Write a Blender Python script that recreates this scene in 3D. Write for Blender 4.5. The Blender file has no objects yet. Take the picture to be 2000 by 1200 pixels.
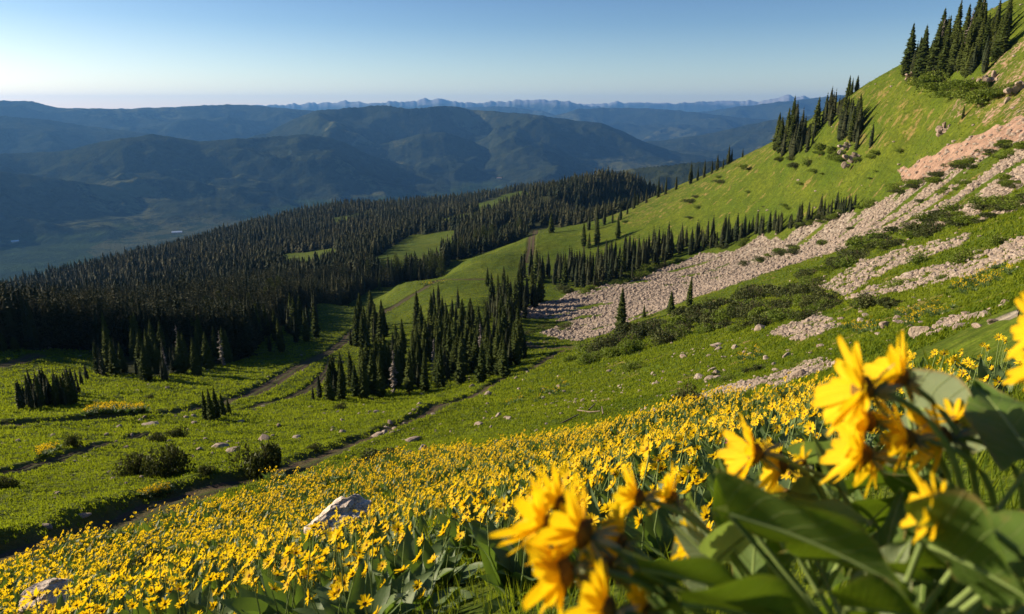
import bpy, math, random
import numpy as np
from mathutils import Vector, Matrix, Euler

random.seed(7)
rng = np.random.default_rng(7)
R = math.radians
C = bpy.context.scene.collection
scn = bpy.context.scene

# ------------------------------------------------------------------ camera
PITCH = R(16.1)
cd = bpy.data.cameras.new('camera')
cam = bpy.data.objects.new('camera', cd)
C.objects.link(cam)
cam.rotation_euler = (R(90) - PITCH, 0, 0)
cd.lens = 24; cd.sensor_width = 36
cd.clip_start = 0.05; cd.clip_end = 200000
cd.dof.use_dof = True; cd.dof.focus_distance = 14.0; cd.dof.aperture_fstop = 4.6
scn.camera = cam

# ------------------------------------------------------------------ light
SUN_AZ = R(-74)      # measured from +Y, negative = left
SUN_EL = R(21)
w = bpy.data.worlds.new('World'); scn.world = w; w.use_nodes = True
nt = w.node_tree
bg = nt.nodes['Background']
sky = nt.nodes.new('ShaderNodeTexSky')
sky.sky_type = 'NISHITA'; sky.sun_disc = False
sky.sun_elevation = SUN_EL; sky.sun_rotation = SUN_AZ
sky.altitude = 2200; sky.air_density = 0.9; sky.dust_density = 3.6; sky.ozone_density = 3.0
tcw = nt.nodes.new('ShaderNodeTexCoord'); spw = nt.nodes.new('ShaderNodeSeparateXYZ'); nt.links.new(tcw.outputs['Generated'], spw.inputs[0])
rw = nt.nodes.new('ShaderNodeValToRGB'); nt.links.new(spw.outputs[2], rw.inputs[0])     # paler, warmer air low over the horizon
for i_, (p_, c_) in enumerate(((0.0, (.86, .66, .47)), (0.05, (.66, .58, .46)), (0.11, (.42, .45, .43)), (0.22, (.26, .33, .40)), (0.45, (.19, .29, .41)))):
    if i_ > 1: rw.color_ramp.elements.new(p_)
    rw.color_ramp.elements[i_].position = p_; rw.color_ramp.elements[i_].color = (*c_, 1)
mw = nt.nodes.new('ShaderNodeMix'); mw.data_type = 'RGBA'; mw.blend_type = 'MULTIPLY'; mw.inputs[0].default_value = 1
nt.links.new(sky.outputs[0], mw.inputs[6]); nt.links.new(rw.outputs[0], mw.inputs[7])
nt.links.new(mw.outputs[2], bg.inputs[0]); bg.inputs[1].default_value = 0.15
sl = bpy.data.lights.new('sun', 'SUN'); sl.energy = 5.0; sl.angle = R(0.5); sl.color = (1.0, 0.83, 0.60)
so = bpy.data.objects.new('sun', sl); C.objects.link(so)
sd = Vector((math.sin(SUN_AZ) * math.cos(SUN_EL), math.cos(SUN_AZ) * math.cos(SUN_EL), math.sin(SUN_EL)))
so.rotation_euler = sd.to_track_quat('Z', 'Y').to_euler()
scn.view_settings.view_transform = 'Standard'; scn.view_settings.look = 'None'
scn.view_settings.exposure = 0.98; scn.view_settings.gamma = 1
scn.render.engine = 'CYCLES'
scn.cycles.max_bounces = 6; scn.cycles.volume_bounces = 0
scn.cycles.volume_step_rate = 10

# ------------------------------------------------------------------ helpers
F = 2000 * 24 / 36.0
cp, sp = math.cos(PITCH), math.sin(PITCH)

def ray(u, v):
    """pixel of the photograph -> (azimuth, tan elevation)"""
    x = (np.asarray(u, float) - 1000) / F; up = (600 - np.asarray(v, float)) / F
    y = cp + up * sp; z = -sp + up * cp
    return np.arctan2(x, y), z / np.hypot(x, y)

def hsh(ix, iy, seed):
    h = (ix.astype(np.int64) * 374761393 + iy.astype(np.int64) * 668265263 + seed * 974634777) & 0xffffffff
    h = ((h ^ (h >> 13)) * 1274126177) & 0xffffffff
    return ((h ^ (h >> 16)) & 0xffffff) / float(0xffffff)

def perlin(x, y, seed=0):
    x = np.asarray(x, float); y = np.asarray(y, float)
    ix = np.floor(x); iy = np.floor(y); fx = x - ix; fy = y - iy
    ux = fx * fx * fx * (fx * (fx * 6 - 15) + 10); uy = fy * fy * fy * (fy * (fy * 6 - 15) + 10)
    def g(dx, dy):
        a = hsh(ix + dx, iy + dy, seed) * 2 * math.pi
        return np.cos(a) * (fx - dx) + np.sin(a) * (fy - dy)
    a = g(0, 0); b = g(1, 0); c = g(0, 1); d = g(1, 1)
    return (a + (b - a) * ux + (c - a) * uy + (a - b - c + d) * ux * uy) * 1.5

def fbm(x, y, o=4, seed=0, gain=0.5):
    s = 0; a = 1; t = 0
    for i in range(o):
        s = s + a * perlin(x * 2 ** i, y * 2 ** i, seed + i); t += a; a *= gain
    return s / t

def sstep(a, b, x):
    t = np.clip((x - a) / (b - a), 0, 1); return t * t * (3 - 2 * t)

def mesh_np(name, V, Fc, mats, attrs=None, smooth=True, matidx=None):
    """Fc: (n,3) or (n,4) faces"""
    me = bpy.data.meshes.new(name)
    V = np.ascontiguousarray(V, np.float32); Fc = np.ascontiguousarray(Fc, np.int32)
    n, k = Fc.shape
    me.vertices.add(len(V)); me.vertices.foreach_set('co', V.ravel())
    me.loops.add(n * k); me.loops.foreach_set('vertex_index', Fc.ravel())
    me.polygons.add(n); me.polygons.foreach_set('loop_start', np.arange(0, n * k, k, dtype=np.int32))
    if matidx is not None: me.polygons.foreach_set('material_index', np.asarray(matidx, np.int32))
    me.update(calc_edges=True)
    me.polygons.foreach_set('use_smooth', np.full(n, smooth, bool))
    for kx, val in (attrs or {}).items():
        val = np.asarray(val, np.float32)
        if val.ndim == 1:
            a = me.attributes.new(kx, 'FLOAT', 'POINT'); a.data.foreach_set('value', val)
        else:
            a = me.attributes.new(kx, 'FLOAT_VECTOR', 'POINT'); a.data.foreach_set('vector', val.ravel())
    for m in (mats if isinstance(mats, (list, tuple)) else [mats]): me.materials.append(m)
    return me

def link(name, me, parent=None, loc=None):
    o = bpy.data.objects.new(name, me); C.objects.link(o)
    if parent is not None: o.parent = parent
    if loc is not None: o.location = loc
    return o

def tag(o, label=None, cat=None, group=None, kind=None):
    if label: o['label'] = label
    if cat: o['category'] = cat
    if group: o['group'] = group
    if kind: o['kind'] = kind
    return o

def merge(protos, pick, pos, yaw, scl, tint, lean=None):
    """many placed copies of small triangle meshes as one mesh (for stuff)"""
    Vs, Fs, Ts = [], [], []; off = 0
    for i, (PV, PF) in enumerate(protos):
        idx = np.where(pick == i)[0]
        if not len(idx): continue
        c = np.cos(yaw[idx])[:, None]; s = np.sin(yaw[idx])[:, None]
        sc = scl[idx]
        x = PV[None, :, 0] * sc[:, 0:1]; y = PV[None, :, 1] * sc[:, 0:1]; z = PV[None, :, 2] * sc[:, 1:2]
        X = c * x - s * y; Y = s * x + c * y
        if lean is not None:
            X = X + z * lean[idx, 0:1]; Y = Y + z * lean[idx, 1:2]
        P = np.stack([X + pos[idx, 0:1], Y + pos[idx, 1:2], z + pos[idx, 2:3]], -1)
        n = len(PV)
        Vs.append(P.reshape(-1, 3)); Ts.append(np.repeat(tint[idx], n))
        Fs.append((PF[None] + (np.arange(len(idx)) * n)[:, None, None]).reshape(-1, 3) + off)
        off += n * len(idx)
    return np.concatenate(Vs), np.concatenate(Fs), np.concatenate(Ts)

# ------------------------------------------------------------------ materials
class NT:
    def __init__(s, name):
        s.m = bpy.data.materials.new(name); s.m.use_nodes = True
        s.t = s.m.node_tree; s.t.nodes.clear()
        s.out = s.t.nodes.new('ShaderNodeOutputMaterial')
    def n(s, typ, ins=None, **kw):
        nd = s.t.nodes.new(typ)
        for k, v in kw.items(): setattr(nd, k, v)
        for k, v in (ins or {}).items():
            if isinstance(v, bpy.types.NodeSocket): s.t.links.new(v, nd.inputs[k])
            else: nd.inputs[k].default_value = v
        return nd
    def attr(s, name): return s.n('ShaderNodeAttribute', attribute_name=name).outputs['Fac']
    def geo(s): return s.n('ShaderNodeNewGeometry').outputs['Position']
    def noise(s, scale, detail=4, rough=0.55, vec=None, off=None):
        i = {'Scale': scale, 'Detail': detail, 'Roughness': rough}
        i['Vector'] = vec if vec is not None else s.geo()
        return s.n('ShaderNodeTexNoise', i).outputs[0]
    def ramp(s, fac, stops):
        r = s.n('ShaderNodeValToRGB', {'Fac': fac}); cr = r.color_ramp
        while len(cr.elements) < len(stops): cr.elements.new(0.5)
        for e, (p, c) in zip(cr.elements, stops):
            e.position = p; e.color = (*c, 1) if not isinstance(c, (int, float)) else (c, c, c, 1)
        return r.outputs[0]
    def mix(s, fac, a, b, typ='MIX'):
        nd = s.n('ShaderNodeMix', data_type='RGBA', blend_type=typ)
        for k, v in ((0, fac), (6, a), (7, b)):
            if isinstance(v, bpy.types.NodeSocket): s.t.links.new(v, nd.inputs[k])
            elif k and not isinstance(v, (int, float)): nd.inputs[k].default_value = (*v, 1)
            else: nd.inputs[k].default_value = v
        return nd.outputs[2]
    def math(s, op, a, b=0.0):
        nd = s.n('ShaderNodeMath', operation=op)
        for k, v in ((0, a), (1, b)):
            if isinstance(v, bpy.types.NodeSocket): s.t.links.new(v, nd.inputs[k])
            else: nd.inputs[k].default_value = v
        return nd.outputs[0]
    def bump(s, h, strength, dist):
        return s.n('ShaderNodeBump', {'Height': h, 'Strength': strength, 'Distance': dist}).outputs[0]
    def done(s, col, rough=0.9, normal=None, transl=None, spec=0.2, tcol=None):
        p = s.n('ShaderNodeBsdfPrincipled', {'Base Color': col if isinstance(col, bpy.types.NodeSocket) else (*col, 1), 'Roughness': rough, 'Specular IOR Level': spec})
        if normal is not None: s.t.links.new(normal, p.inputs['Normal'])
        sh = p.outputs[0]
        if transl:
            tc = tcol if tcol is not None else col
            t = s.n('ShaderNodeBsdfTranslucent', {'Color': tc if isinstance(tc, bpy.types.NodeSocket) else (*tc, 1)})
            mx = s.n('ShaderNodeMixShader', {0: transl, 1: sh, 2: t.outputs[0]}); sh = mx.outputs[0]
        s.t.links.new(sh, s.out.inputs[0]); return s.m

def mat_ground():
    k = NT('hillside ground')
    n1 = k.noise(0.05, 5); n2 = k.noise(0.9, 5, 0.7); n3 = k.noise(6, 3, 0.6)
    g = k.mix(k.ramp(n1, [(0.35, 0.0), (0.65, 1.0)]), (0.062, 0.105, 0.008), (0.112, 0.140, 0.012))
    g = k.mix(k.ramp(n2, [(0.4, 0.0), (0.62, 1.0)]), k.mix(0.6, g, (0.02, 0.035, 0.006)), g)
    g = k.mix(k.ramp(k.noise(0.22, 5, .75), [(0.42, 0.0), (0.55, 1.0)]), k.mix(0.5, g, (0.025, 0.045, 0.006)), g)
    g = k.mix(k.ramp(n3, [(0.45, 0.0), (0.8, 0.5)]), g, (0.16, 0.17, 0.03))
    dry = k.mix(n3, (0.17, 0.12, 0.045), (0.27, 0.18, 0.08))
    c = k.mix(k.ramp(k.math('ADD', k.attr('dry'), k.math('MULTIPLY', k.math('SUBTRACT', n2, .5), 1.2)), [(.3, 0.), (.7, .85)]), g, dry)
    fl = k.mix(n2, (0.02, 0.028, 0.010), (0.045, 0.05, 0.018))
    c = k.mix(k.attr('forest'), c, fl)
    vor = k.n('ShaderNodeTexVoronoi', {'Vector': k.geo(), 'Scale': 0.9}, feature='F1')
    vc = vor.outputs['Color']
    sc = k.mix(k.n('ShaderNodeSeparateColor', {0: vc}).outputs[0], (0.15, 0.125, 0.10), (0.33, 0.285, 0.235))
    c = k.mix(k.attr('scree'), c, sc)
    rd = k.mix(k.ramp(k.noise(0.4, 7, .8), [(.35, 0.), (.65, 1.)]), (0.15, 0.09, 0.065), (0.37, 0.25, 0.185))
    c = k.mix(k.ramp(k.math('ADD', k.attr('red'), k.math('MULTIPLY', k.math('SUBTRACT', n2, .5), 1.6)), [(.4, 0.), (.6, 1.)]), c, rd)
    dirt = k.mix(n2, (0.055, 0.038, 0.022), (0.10, 0.07, 0.042))
    c = k.mix(k.attr('dirt'), c, dirt)
    h = k.math('ADD', k.math('MULTIPLY', n2, 0.35), k.math('MULTIPLY', n3, 0.06))
    h = k.math('ADD', h, k.math('MULTIPLY', k.math('MULTIPLY', vor.outputs['Distance'], k.attr('scree')), -0.5))
    return k.done(c, 0.95, k.bump(h, 0.8, 1.0), spec=0.05)

def mat_far():
    k = NT('distant forested hills')
    n1 = k.noise(0.0007, 6, 0.6); n2 = k.noise(0.006, 6, 0.75); n3 = k.noise(0.02, 4, 0.8)
    fo = k.mix(k.ramp(k.math('ADD', k.math('MULTIPLY', n2, .5), k.math('MULTIPLY', n3, .5)), [(.38, 0.), (.62, 1.)]), (0.007, 0.013, 0.009), (0.034, 0.041, 0.020))
    me = k.mix(n2, (0.045, 0.058, 0.022), (0.10, 0.098, 0.045))
    mk_ = k.math('ADD', k.math('MULTIPLY', n1, 0.7), k.math('MULTIPLY', n2, 0.3))
    c = k.mix(k.ramp(mk_, [(0.56, 0.0), (0.60, 1.0)]), fo, me)
    vor = k.n('ShaderNodeTexVoronoi', {'Vector': k.n('ShaderNodeMapping', {'Vector': k.geo(), 'Rotation': (0, 0, 0.5), 'Scale': (0.0016, 0.0008, 0.0008)}).outputs[0], 'Scale': 1.0}, feature='F1', distance='CHEBYCHEV')
    s1 = k.n('ShaderNodeSeparateColor', {0: vor.outputs['Color']})
    fld = k.ramp(s1.outputs[0], [(0.0, (0.03, 0.045, 0.02)), (0.3, (0.022, 0.044, 0.018)), (0.6, (0.032, 0.05, 0.018)), (0.9, (0.07, 0.07, 0.035)), (1.0, (0.02, 0.035, 0.015))])
    fld = k.mix(k.ramp(n2, [(0.47, 0.0), (0.52, 1.0)]), (0.02, 0.032, 0.018), fld)
    c = k.mix(k.attr('floor'), c, fld)
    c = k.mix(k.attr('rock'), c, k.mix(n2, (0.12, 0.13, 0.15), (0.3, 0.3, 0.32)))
    h = k.math('ADD', k.math('MULTIPLY', n2, 60), k.math('MULTIPLY', n3, 22))
    return k.done(c, 1.0, k.bump(h, 0.55, 1.0), spec=0.0)

def mat_leafy(name, a, b, transl=0.25, tcol=None, rough=0.7, ns=3.0, rnd=True, spec=0.2):
    k = NT(name)
    f = k.attr('tint')
    if rnd:
        f = k.math('ADD', f, k.math('MULTIPLY', k.n('ShaderNodeObjectInfo').outputs['Random'], 0.5))
    f = k.math('ADD', f, k.math('MULTIPLY', k.math('SUBTRACT', k.noise(ns, 2), 0.5), 0.5))
    c = k.mix(k.math('MINIMUM', k.math('MAXIMUM', f, 0.0), 1.0), a, b)
    t = None
    if tcol: t = k.mix(0.5, c, tcol)
    return k.done(c, rough, transl=transl, tcol=t, spec=spec)

M_ground = mat_ground(); M_far = mat_far()
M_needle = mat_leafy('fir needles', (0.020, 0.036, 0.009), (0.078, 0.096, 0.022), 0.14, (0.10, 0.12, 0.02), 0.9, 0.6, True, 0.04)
M_forest = mat_leafy('far conifers', (0.018, 0.030, 0.010), (0.095, 0.088, 0.036), 0.08, None, 0.9, 0.02, False)
def mat_plain(name, a, b, sc=4, rough=0.85, bump=0.0):
    k = NT(name); n = k.noise(sc, 5, 0.65, k.n('ShaderNodeTexCoord').outputs['Object'])
    return k.done(k.mix(k.ramp(n, [(0.3, 0.0), (0.7, 1.0)]), a, b), rough, k.bump(n, 0.8, bump) if bump else None, spec=0.15)
M_bark = mat_plain('bark', (0.05, 0.035, 0.024), (0.12, 0.09, 0.065), 3)
# ------------------------------------------------------------------ terrain
H0 = 0.75      # the camera stands this far above the ground
near = []
def cpnt(u, v, r, dz=0.0):
    th, e = ray(u, v); z = e * r + dz
    near.append((float(th), math.log(r), (z + H0) / r))
# plane under the camera
for th in (-0.8, -0.5, -0.2, 0.1, 0.4, 0.62, 0.8):
    for r in (1.0, 2.0, 4.0, 7.0):
        q = 0.30 * math.sin(th) - 0.535 * math.cos(th)
        near.append((th, math.log(r), q))
FL = -0.30
P = [ # flower slope (tops of the plants)
 (1900,672,10,FL),(1650,742,16,FL),(1400,775,22,FL),(1100,845,26,FL),(800,892,28,FL),(560,928,30,FL),(300,1010,25,FL),(0,1092,20,FL),
 (660,1050,8.5,FL),(1000,960,11,FL),(1300,880,13,FL),(300,1100,12,FL),(1500,830,13,FL),(1700,760,10,FL),
 # left meadow
 (0,1060,23),(0,1000,29),(0,900,45),(0,820,78),(0,760,115),(0,720,145),(0,690,165),
 (300,980,29),(300,900,42),(300,820,78),(300,760,118),(300,710,155),
 (150,830,72),(150,700,160),
 (560,915,33),(600,850,57),(600,790,95),(600,740,128),(600,690,175),(560,650,215),(450,700,170),
 (860,792,65),(760,780,110),(750,840,52),(900,740,132),(1030,690,150),(1040,730,108),(850,860,40),(1000,800,52),
 (650,640,245),(700,600,290),(640,592,310),(780,556,335),(860,545,345),(760,640,225),(850,620,235),(930,590,240),(950,650,185),
 # scree toe and gully
 (1010,622,232),(1120,662,180),(1100,690,140),(1120,730,98),(1120,780,62),(1200,640,190),(1200,570,262),(1000,565,290),(1050,600,250),
 (1300,535,295),(1300,600,200),(1300,650,128),(1300,700,84),(1300,770,42),(1300,812,28),
 (1500,455,305),(1500,520,215),(1500,600,122),(1500,680,60),(1500,740,28),
 (1750,350,265),(1750,420,205),(1750,500,122),(1750,560,80),(1750,640,38),(1750,690,20),
 (2000,225,205),(2000,300,172),(2000,380,130),(2000,450,88),(2000,520,48),(2000,580,22),(2000,625,12),
 # green slope behind
 (900,512,395),(880,535,360),(1040,510,380),(1050,456,450),(1200,495,370),(1100,480,410),(1200,425,520),(1300,450,380),(1400,420,360),
 (1510,380,335),(1660,300,302),(1660,390,276),(1750,250,280),(1870,200,255),(2000,110,246),(1600,330,312),(1830,260,250),(1930,190,240),(1940,110,262),(1800,180,288),
 (1180,438,560),
 # forested ridges
 (0,650,280),(0,600,560),(0,575,950),(300,620,330),(300,540,700),(300,500,1250),(560,560,430),(560,500,720),(600,416,1480),
 (800,520,450),(800,450,850),(780,400,1450),(930,388,1500),(1000,450,640),(1000,400,1100),(1040,366,1600),(1130,366,1600),(1180,412,950),(1250,398,1000),(1180,388,1550),(700,480,700),(150,590,620),
 (1230,404,1250),(1300,408,1300),(1400,400,1600),(1500,400,1600),(1250,415,2100),(1180,400,2200),(1000,400,2300),
]
SKY = [(2100,-66,285),(2000,-5,296),(1940,18,302),(1870,62,308),(1800,112,314),(1750,152,320),(1700,169,332),(1660,190,343),(1600,222,360),(1560,248,375),(1510,280,392),(1450,306,420),(1400,332,445),(1350,352,468),(1300,374,492),(1250,398,520)]
for p in P + SKY: cpnt(*p)
# ground that falls away behind the skylines
def behind(u, v, r, f, dz):
    th, e = ray(u, v); z = e * r - dz; near.append((float(th), math.log(r * f), (z + H0) / (r * f)))
for u, v, r in ((0,575,950),(300,500,1250),(600,416,1480),(780,400,1450),(930,388,1500),(1040,355,1600),(1160,355,1600)):
    behind(u, v, r, 1.5, 170)
for u, v, r in SKY:
    behind(u, v, r, 1.25, 22)
    behind(u, v, r, 1.9, 150)
for u, v, r in ((1050,456,450),(860,545,345),(700,600,290),(900,512,395)):
    behind(u, v, r, 1.12, 14)
near = np.array(near)
A_ = 1.5
px_ = near[:, 0] * A_; py_ = near[:, 1]; pq_ = near[:, 2]
def tps(d2): return 0.5 * d2 * np.log(d2 + 1e-12)
n_ = len(near)
D2 = (px_[:, None] - px_[None]) ** 2 + (py_[:, None] - py_[None]) ** 2
Km = tps(D2) + np.eye(n_) * 0.0006
Pm = np.stack([np.ones(n_), px_, py_], 1)
sol = np.linalg.solve(np.block([[Km, Pm], [Pm.T, np.zeros((3, 3))]]), np.concatenate([pq_, np.zeros(3)]))

# polar grid: azimuth x log distance
TH = np.concatenate([np.linspace(-1.5, -0.82, 60, endpoint=False), np.linspace(-0.82, 0.84, 1180), np.linspace(0.84, 1.5, 60)[1:]])
LR = np.concatenate([np.linspace(math.log(0.35), math.log(8), 160, endpoint=False), np.linspace(math.log(8), math.log(650), 1350, endpoint=False), np.linspace(math.log(650), math.log(3600), 330)])
nT, nR = len(TH), len(LR)
cT = TH[::10] if (nT - 1) % 10 == 0 else np.append(TH[::10], TH[-1])
cL = np.append(LR[::6], LR[-1]) if (nR - 1) % 6 else LR[::6]
gt, gl = np.meshgrid(np.clip(cT, -0.78, 0.80), cL, indexing='ij')
q = sol[n_] + sol[n_ + 1] * gt * A_ + sol[n_ + 2] * gl
for i in range(n_):
    q += sol[i] * tps((gt * A_ - px_[i]) ** 2 + (gl - py_[i]) ** 2)
# up to the full grid
tmp = np.stack([np.interp(LR, cL, q[i]) for i in range(len(cT))])
Q = np.stack([np.interp(TH, cT, tmp[:, j]) for j in range(nR)], 1)
GT, GL = np.meshgrid(TH, LR, indexing='ij')
GR = np.exp(GL)
GX = GR * np.sin(GT); GY = GR * np.cos(GT)
GZ = -H0 + GR * Q
FLOOR = -700.0
bl = sstep(math.log(1900), math.log(3300), GL)
GZ = GZ * (1 - bl) + (FLOOR - 25) * bl
# natural relief
for lam, amp in ((260, 0.030), (90, 0.022), (34, 0.018), (13, 0.020), (5.5, 0.045), (2.2, 0.06), (0.9, 0.06)):
    wgt = sstep(lam * 3.2, lam * 7, GR) * (1 - sstep(lam * 90, lam * 220, GR))
    if lam > 50: wgt = wgt * (1 - sstep(800, 3000, GR)) * (0.25 + 0.75 * sstep(500, 900, GR))
    GZ += perlin(GX / lam + 17, GY / lam - 5, int(lam * 7)) * lam * amp * wgt

def t_index(th, lr):
    a = np.interp(th, TH, np.arange(nT)); b = np.interp(lr, LR, np.arange(nR))
    return a, b
def sample(G, x, y):
    x = np.asarray(x, float); y = np.asarray(y, float)
    a, b = t_index(np.arctan2(x, y), np.log(np.maximum(np.hypot(x, y), 0.36)))
    i = np.clip(a.astype(int), 0, nT - 2); j = np.clip(b.astype(int), 0, nR - 2)
    fa = a - i; fb = b - j
    return (G[i, j] * (1 - fa) * (1 - fb) + G[i + 1, j] * fa * (1 - fb) + G[i, j + 1] * (1 - fa) * fb + G[i + 1, j + 1] * fa * fb)
def height(x, y): return sample(GZ, x, y)

def hit(u, v, rmin=1.0):
    """where the sight line through a pixel meets the ground -> x, y, r"""
    u = np.atleast_1d(u).astype(float); v = np.atleast_1d(v).astype(float)
    th, e = ray(u, v)
    a = np.clip(np.round(np.interp(th, TH, np.arange(nT))).astype(int), 0, nT - 1)
    E = GZ[a] / GR[a]
    ok = (E >= e[:, None]) & (GR[a] > rmin)
    j = np.argmax(ok, 1); found = ok.any(1)
    r = np.exp(LR[j]); r = np.where(found, r, np.nan)
    return r * np.sin(th), r * np.cos(th), r
def hp(u, v, rmin=1.0):
    x, y, r = hit(u, v, rmin); return float(x[0]), float(y[0]), float(r[0])
def proj(x, y, z):
    f = y * cp - z * sp; up = y * sp + z * cp
    return 1000 + F * x / f, 600 - F * up / f

# tracks: carve the benches into the slope first
def line_world(pts, rmin=3.0, step=0.012):
    """polyline through pixels -> dense polyline on the ground in (azimuth, log r)"""
    P2 = []
    for p in pts:
        if len(p) == 3: th, _ = ray(p[0], p[1]); P2.append((float(th), math.log(p[2])))
        else:
            x, y, r = hp(p[0], p[1], rmin); P2.append((math.atan2(x, y), math.log(r)))
    P2 = np.array(P2); out = []
    n = len(P2)
    for i in range(n - 1):       # Catmull-Rom
        a = P2[max(i - 1, 0)]; b = P2[i]; c = P2[i + 1]; d = P2[min(i + 2, n - 1)]
        k = max(4, int(np.hypot(*(c - b)) / step))
        for t in np.linspace(0, 1, k, endpoint=False):
            out.append(0.5 * ((2 * b) + (-a + c) * t + (2 * a - 5 * b + 4 * c - d) * t * t + (-a + 3 * b - 3 * c + d) * t ** 3))
    out.append(P2[-1]); return np.array(out)
def to_xy(L): return np.stack([np.exp(L[:, 1]) * np.sin(L[:, 0]), np.exp(L[:, 1]) * np.cos(L[:, 0])], 1)
def dist_to(L, X, Y, lim):
    """distance of grid points to a polyline; only near it"""
    D = np.full(X.shape, 1e9)
    for a, b in zip(L[:-1], L[1:]):
        x0, x1 = sorted((a[0], b[0])); y0, y1 = sorted((a[1], b[1]))
        m = (X > x0 - lim) & (X < x1 + lim) & (Y > y0 - lim) & (Y < y1 + lim)
        if not m.any(): continue
        xs = X[m] - a[0]; ys = Y[m] - a[1]; d = b - a; t = np.clip((xs * d[0] + ys * d[1]) / (d @ d + 1e-9), 0, 1)
        D[m] = np.minimum(D[m], np.hypot(xs - t * d[0], ys - t * d[1]))
    return D

TRACKS = []
def track(name, pts, width, label=None, depth=0.5):
    L = to_xy(line_world(pts)); TRACKS.append((name, L, width, depth))
track('dirt_track', [(-160,1130,19),(0,1084),(150,1045),(330,975),(440,945),(560,912),(700,862),(860,792),(960,752),(1035,722),(1090,690),(1130,680)], 1.9, depth=0.36)
track('dirt_track', [(-60,832),(60,826),(200,818),(330,808),(400,797),(520,755),(600,708),(665,672),(700,640),(760,604),(800,580),(826,566),(860,548),(900,546),(960,546)], 2.3, depth=0.35)
track('dirt_track', [(1046,452),(1038,470),(1036,492),(1030,512)], 3.2, depth=0.3)
track('dirt_track', [(-40,935),(60,912),(200,868),(290,845)], 0.7, depth=0.14)
track('dirt_track', [(-20,720),(40,706),(70,694)], 2.2, depth=0.2)
track('dirt_track', [(480,800),(560,780),(620,745),(650,700)], 1.3, depth=0.2)
track('dirt_track', [(1020,668),(1060,680),(1110,679),(1160,672)], 2.0, depth=0.1)
dirt = np.zeros_like(GZ)
for nm, L, wd, dp in TRACKS:
    D = dist_to(L, GX, GY, wd * 3)
    GZ -= dp * (1 - sstep(wd * 0.45, wd * 1.0, D))
    GZ += dp * 0.5 * np.exp(-((D - wd * 1.15) / (wd * 0.3)) ** 2)
    dirt = np.maximum(dirt, 0.75 * (1 - sstep(wd * 0.5, wd * 1.1, D)))
TRK = []

# regions, outlined on the ground
def poly_mask(poly, T, Lr):
    """poly in (azimuth, log r)"""
    inside = np.zeros(T.shape, bool); n = len(poly)
    for i in range(n):
        x1, y1 = poly[i]; x2, y2 = poly[(i + 1) % n]
        if y1 == y2: continue
        c = ((Lr > min(y1, y2)) & (Lr <= max(y1, y2)))
        xi = (Lr - y1) / (y2 - y1) * (x2 - x1) + x1
        inside ^= c & (T < xi)
    return inside
def region(pts, rmin=3.0):
    out = []
    for i in range(len(pts)):
        a = pts[i]; b = pts[(i + 1) % len(pts)]
        for t in np.linspace(0, 1, 6, endpoint=False):
            u = a[0] * (1 - t) + b[0] * t; v = a[1] * (1 - t) + b[1] * t
            x, y, r = hp(u, v, rmin)
            if r == r: out.append((math.atan2(x, y), math.log(r)))
    return out
NTH = GT + perlin(GX / (GR * .05 + 2), GY / (GR * .05 + 2), 51) * 0.006
NLR = GL + perlin(GX / (GR * .05 + 2), GY / (GR * .05 + 2), 52) * 0.026 + perlin(GX / (GR * .012 + .8), GY / (GR * .012 + .8), 54) * 0.014
def rmask(pts, rmin=3.0): return poly_mask(region(pts, rmin), NTH, NLR)
SCREE_P = [(1000,618),(1040,596),(1120,570),(1230,548),(1300,520),(1420,488),(1540,455),(1640,425),(1740,390),(1760,370),(2060,225),(2060,395),(1900,432),(1780,440),(1640,490),(1500,530),(1400,568),(1330,592),(1250,620),(1190,650),(1130,668),(1060,655),(1115,628)]
RED_P = [(1740,352),(1850,296),(1930,258),(2060,200),(2060,258),(1930,300),(1850,340),(1780,368)]
scree = rmask(SCREE_P).astype(float); red = rmask(RED_P).astype(float) * 0.9
STREAKS = [[(1280,812),(1400,758),(1500,738),(1600,700),(1640,712),(1560,748),(1400,790)],
 [(1640,590),(1760,540),(1900,500),(2060,440),(2060,490),(1900,540),(1720,580)],
 [(1600,560),(1680,510),(1800,480),(1900,455),(1880,480),(1760,520),(1650,580)],
 [(1500,650),(1600,610),(1650,640),(1560,670)],[(1780,660),(1860,625),(1990,590),(1990,620),(1860,650)]]
streak = np.zeros_like(GZ)
for s_ in STREAKS: streak = np.maximum(streak, rmask(s_) * 1.0)
streak *= sstep(-0.22, 0.06, fbm(GX / 3.5, GY / 3.5, 4, 77) + .35 * fbm(GX / .9, GY / .9, 2, 78))
# vegetation islands on the scree
veg = sstep(0.06, 0.16, fbm(GX / 22 + GY / 40, GY / 9, 3, 91) + 0.25 * sstep(1500, 2000, proj(GX, GY, GZ)[0]) - 0.16)
scree_c = np.maximum(scree * (1 - veg), streak * 0.9)
DRY = [[(1180,420),(1300,370),(1510,275),(1520,300),(1440,350),(1330,400),(1240,450)],[(1660,185),(1750,150),(1780,190),(1700,240)],
       [(1850,180),(2060,90),(2060,215),(1930,250),(1830,240)],[(1640,240),(1800,200),(1850,240),(1740,300),(1640,290)],[(1050,660),(1180,672),(1100,690),(1020,672)]]
for rp_ in ([(1880,190),(1960,120),(2060,20),(2060,215),(1930,250),(1850,235)],): red = np.maximum(red, rmask(rp_) * (.38 + .4 * fbm(GX / 5, GY / 5, 3, 44)))
dry = np.zeros_like(GZ)
for s_ in DRY: dry = np.maximum(dry, rmask(s_) * 1.0)
dry *= sstep(-0.3, 0.5, fbm(GX / 3.5, GY / 2.5, 4, 33)) * 0.6
dry = np.maximum(dry, 0.55 * sstep(0.15, 0.45, fbm(GX / 6, GY / 4, 4, 35)) * (GT > 0.1) * (GR > 25))
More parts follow.
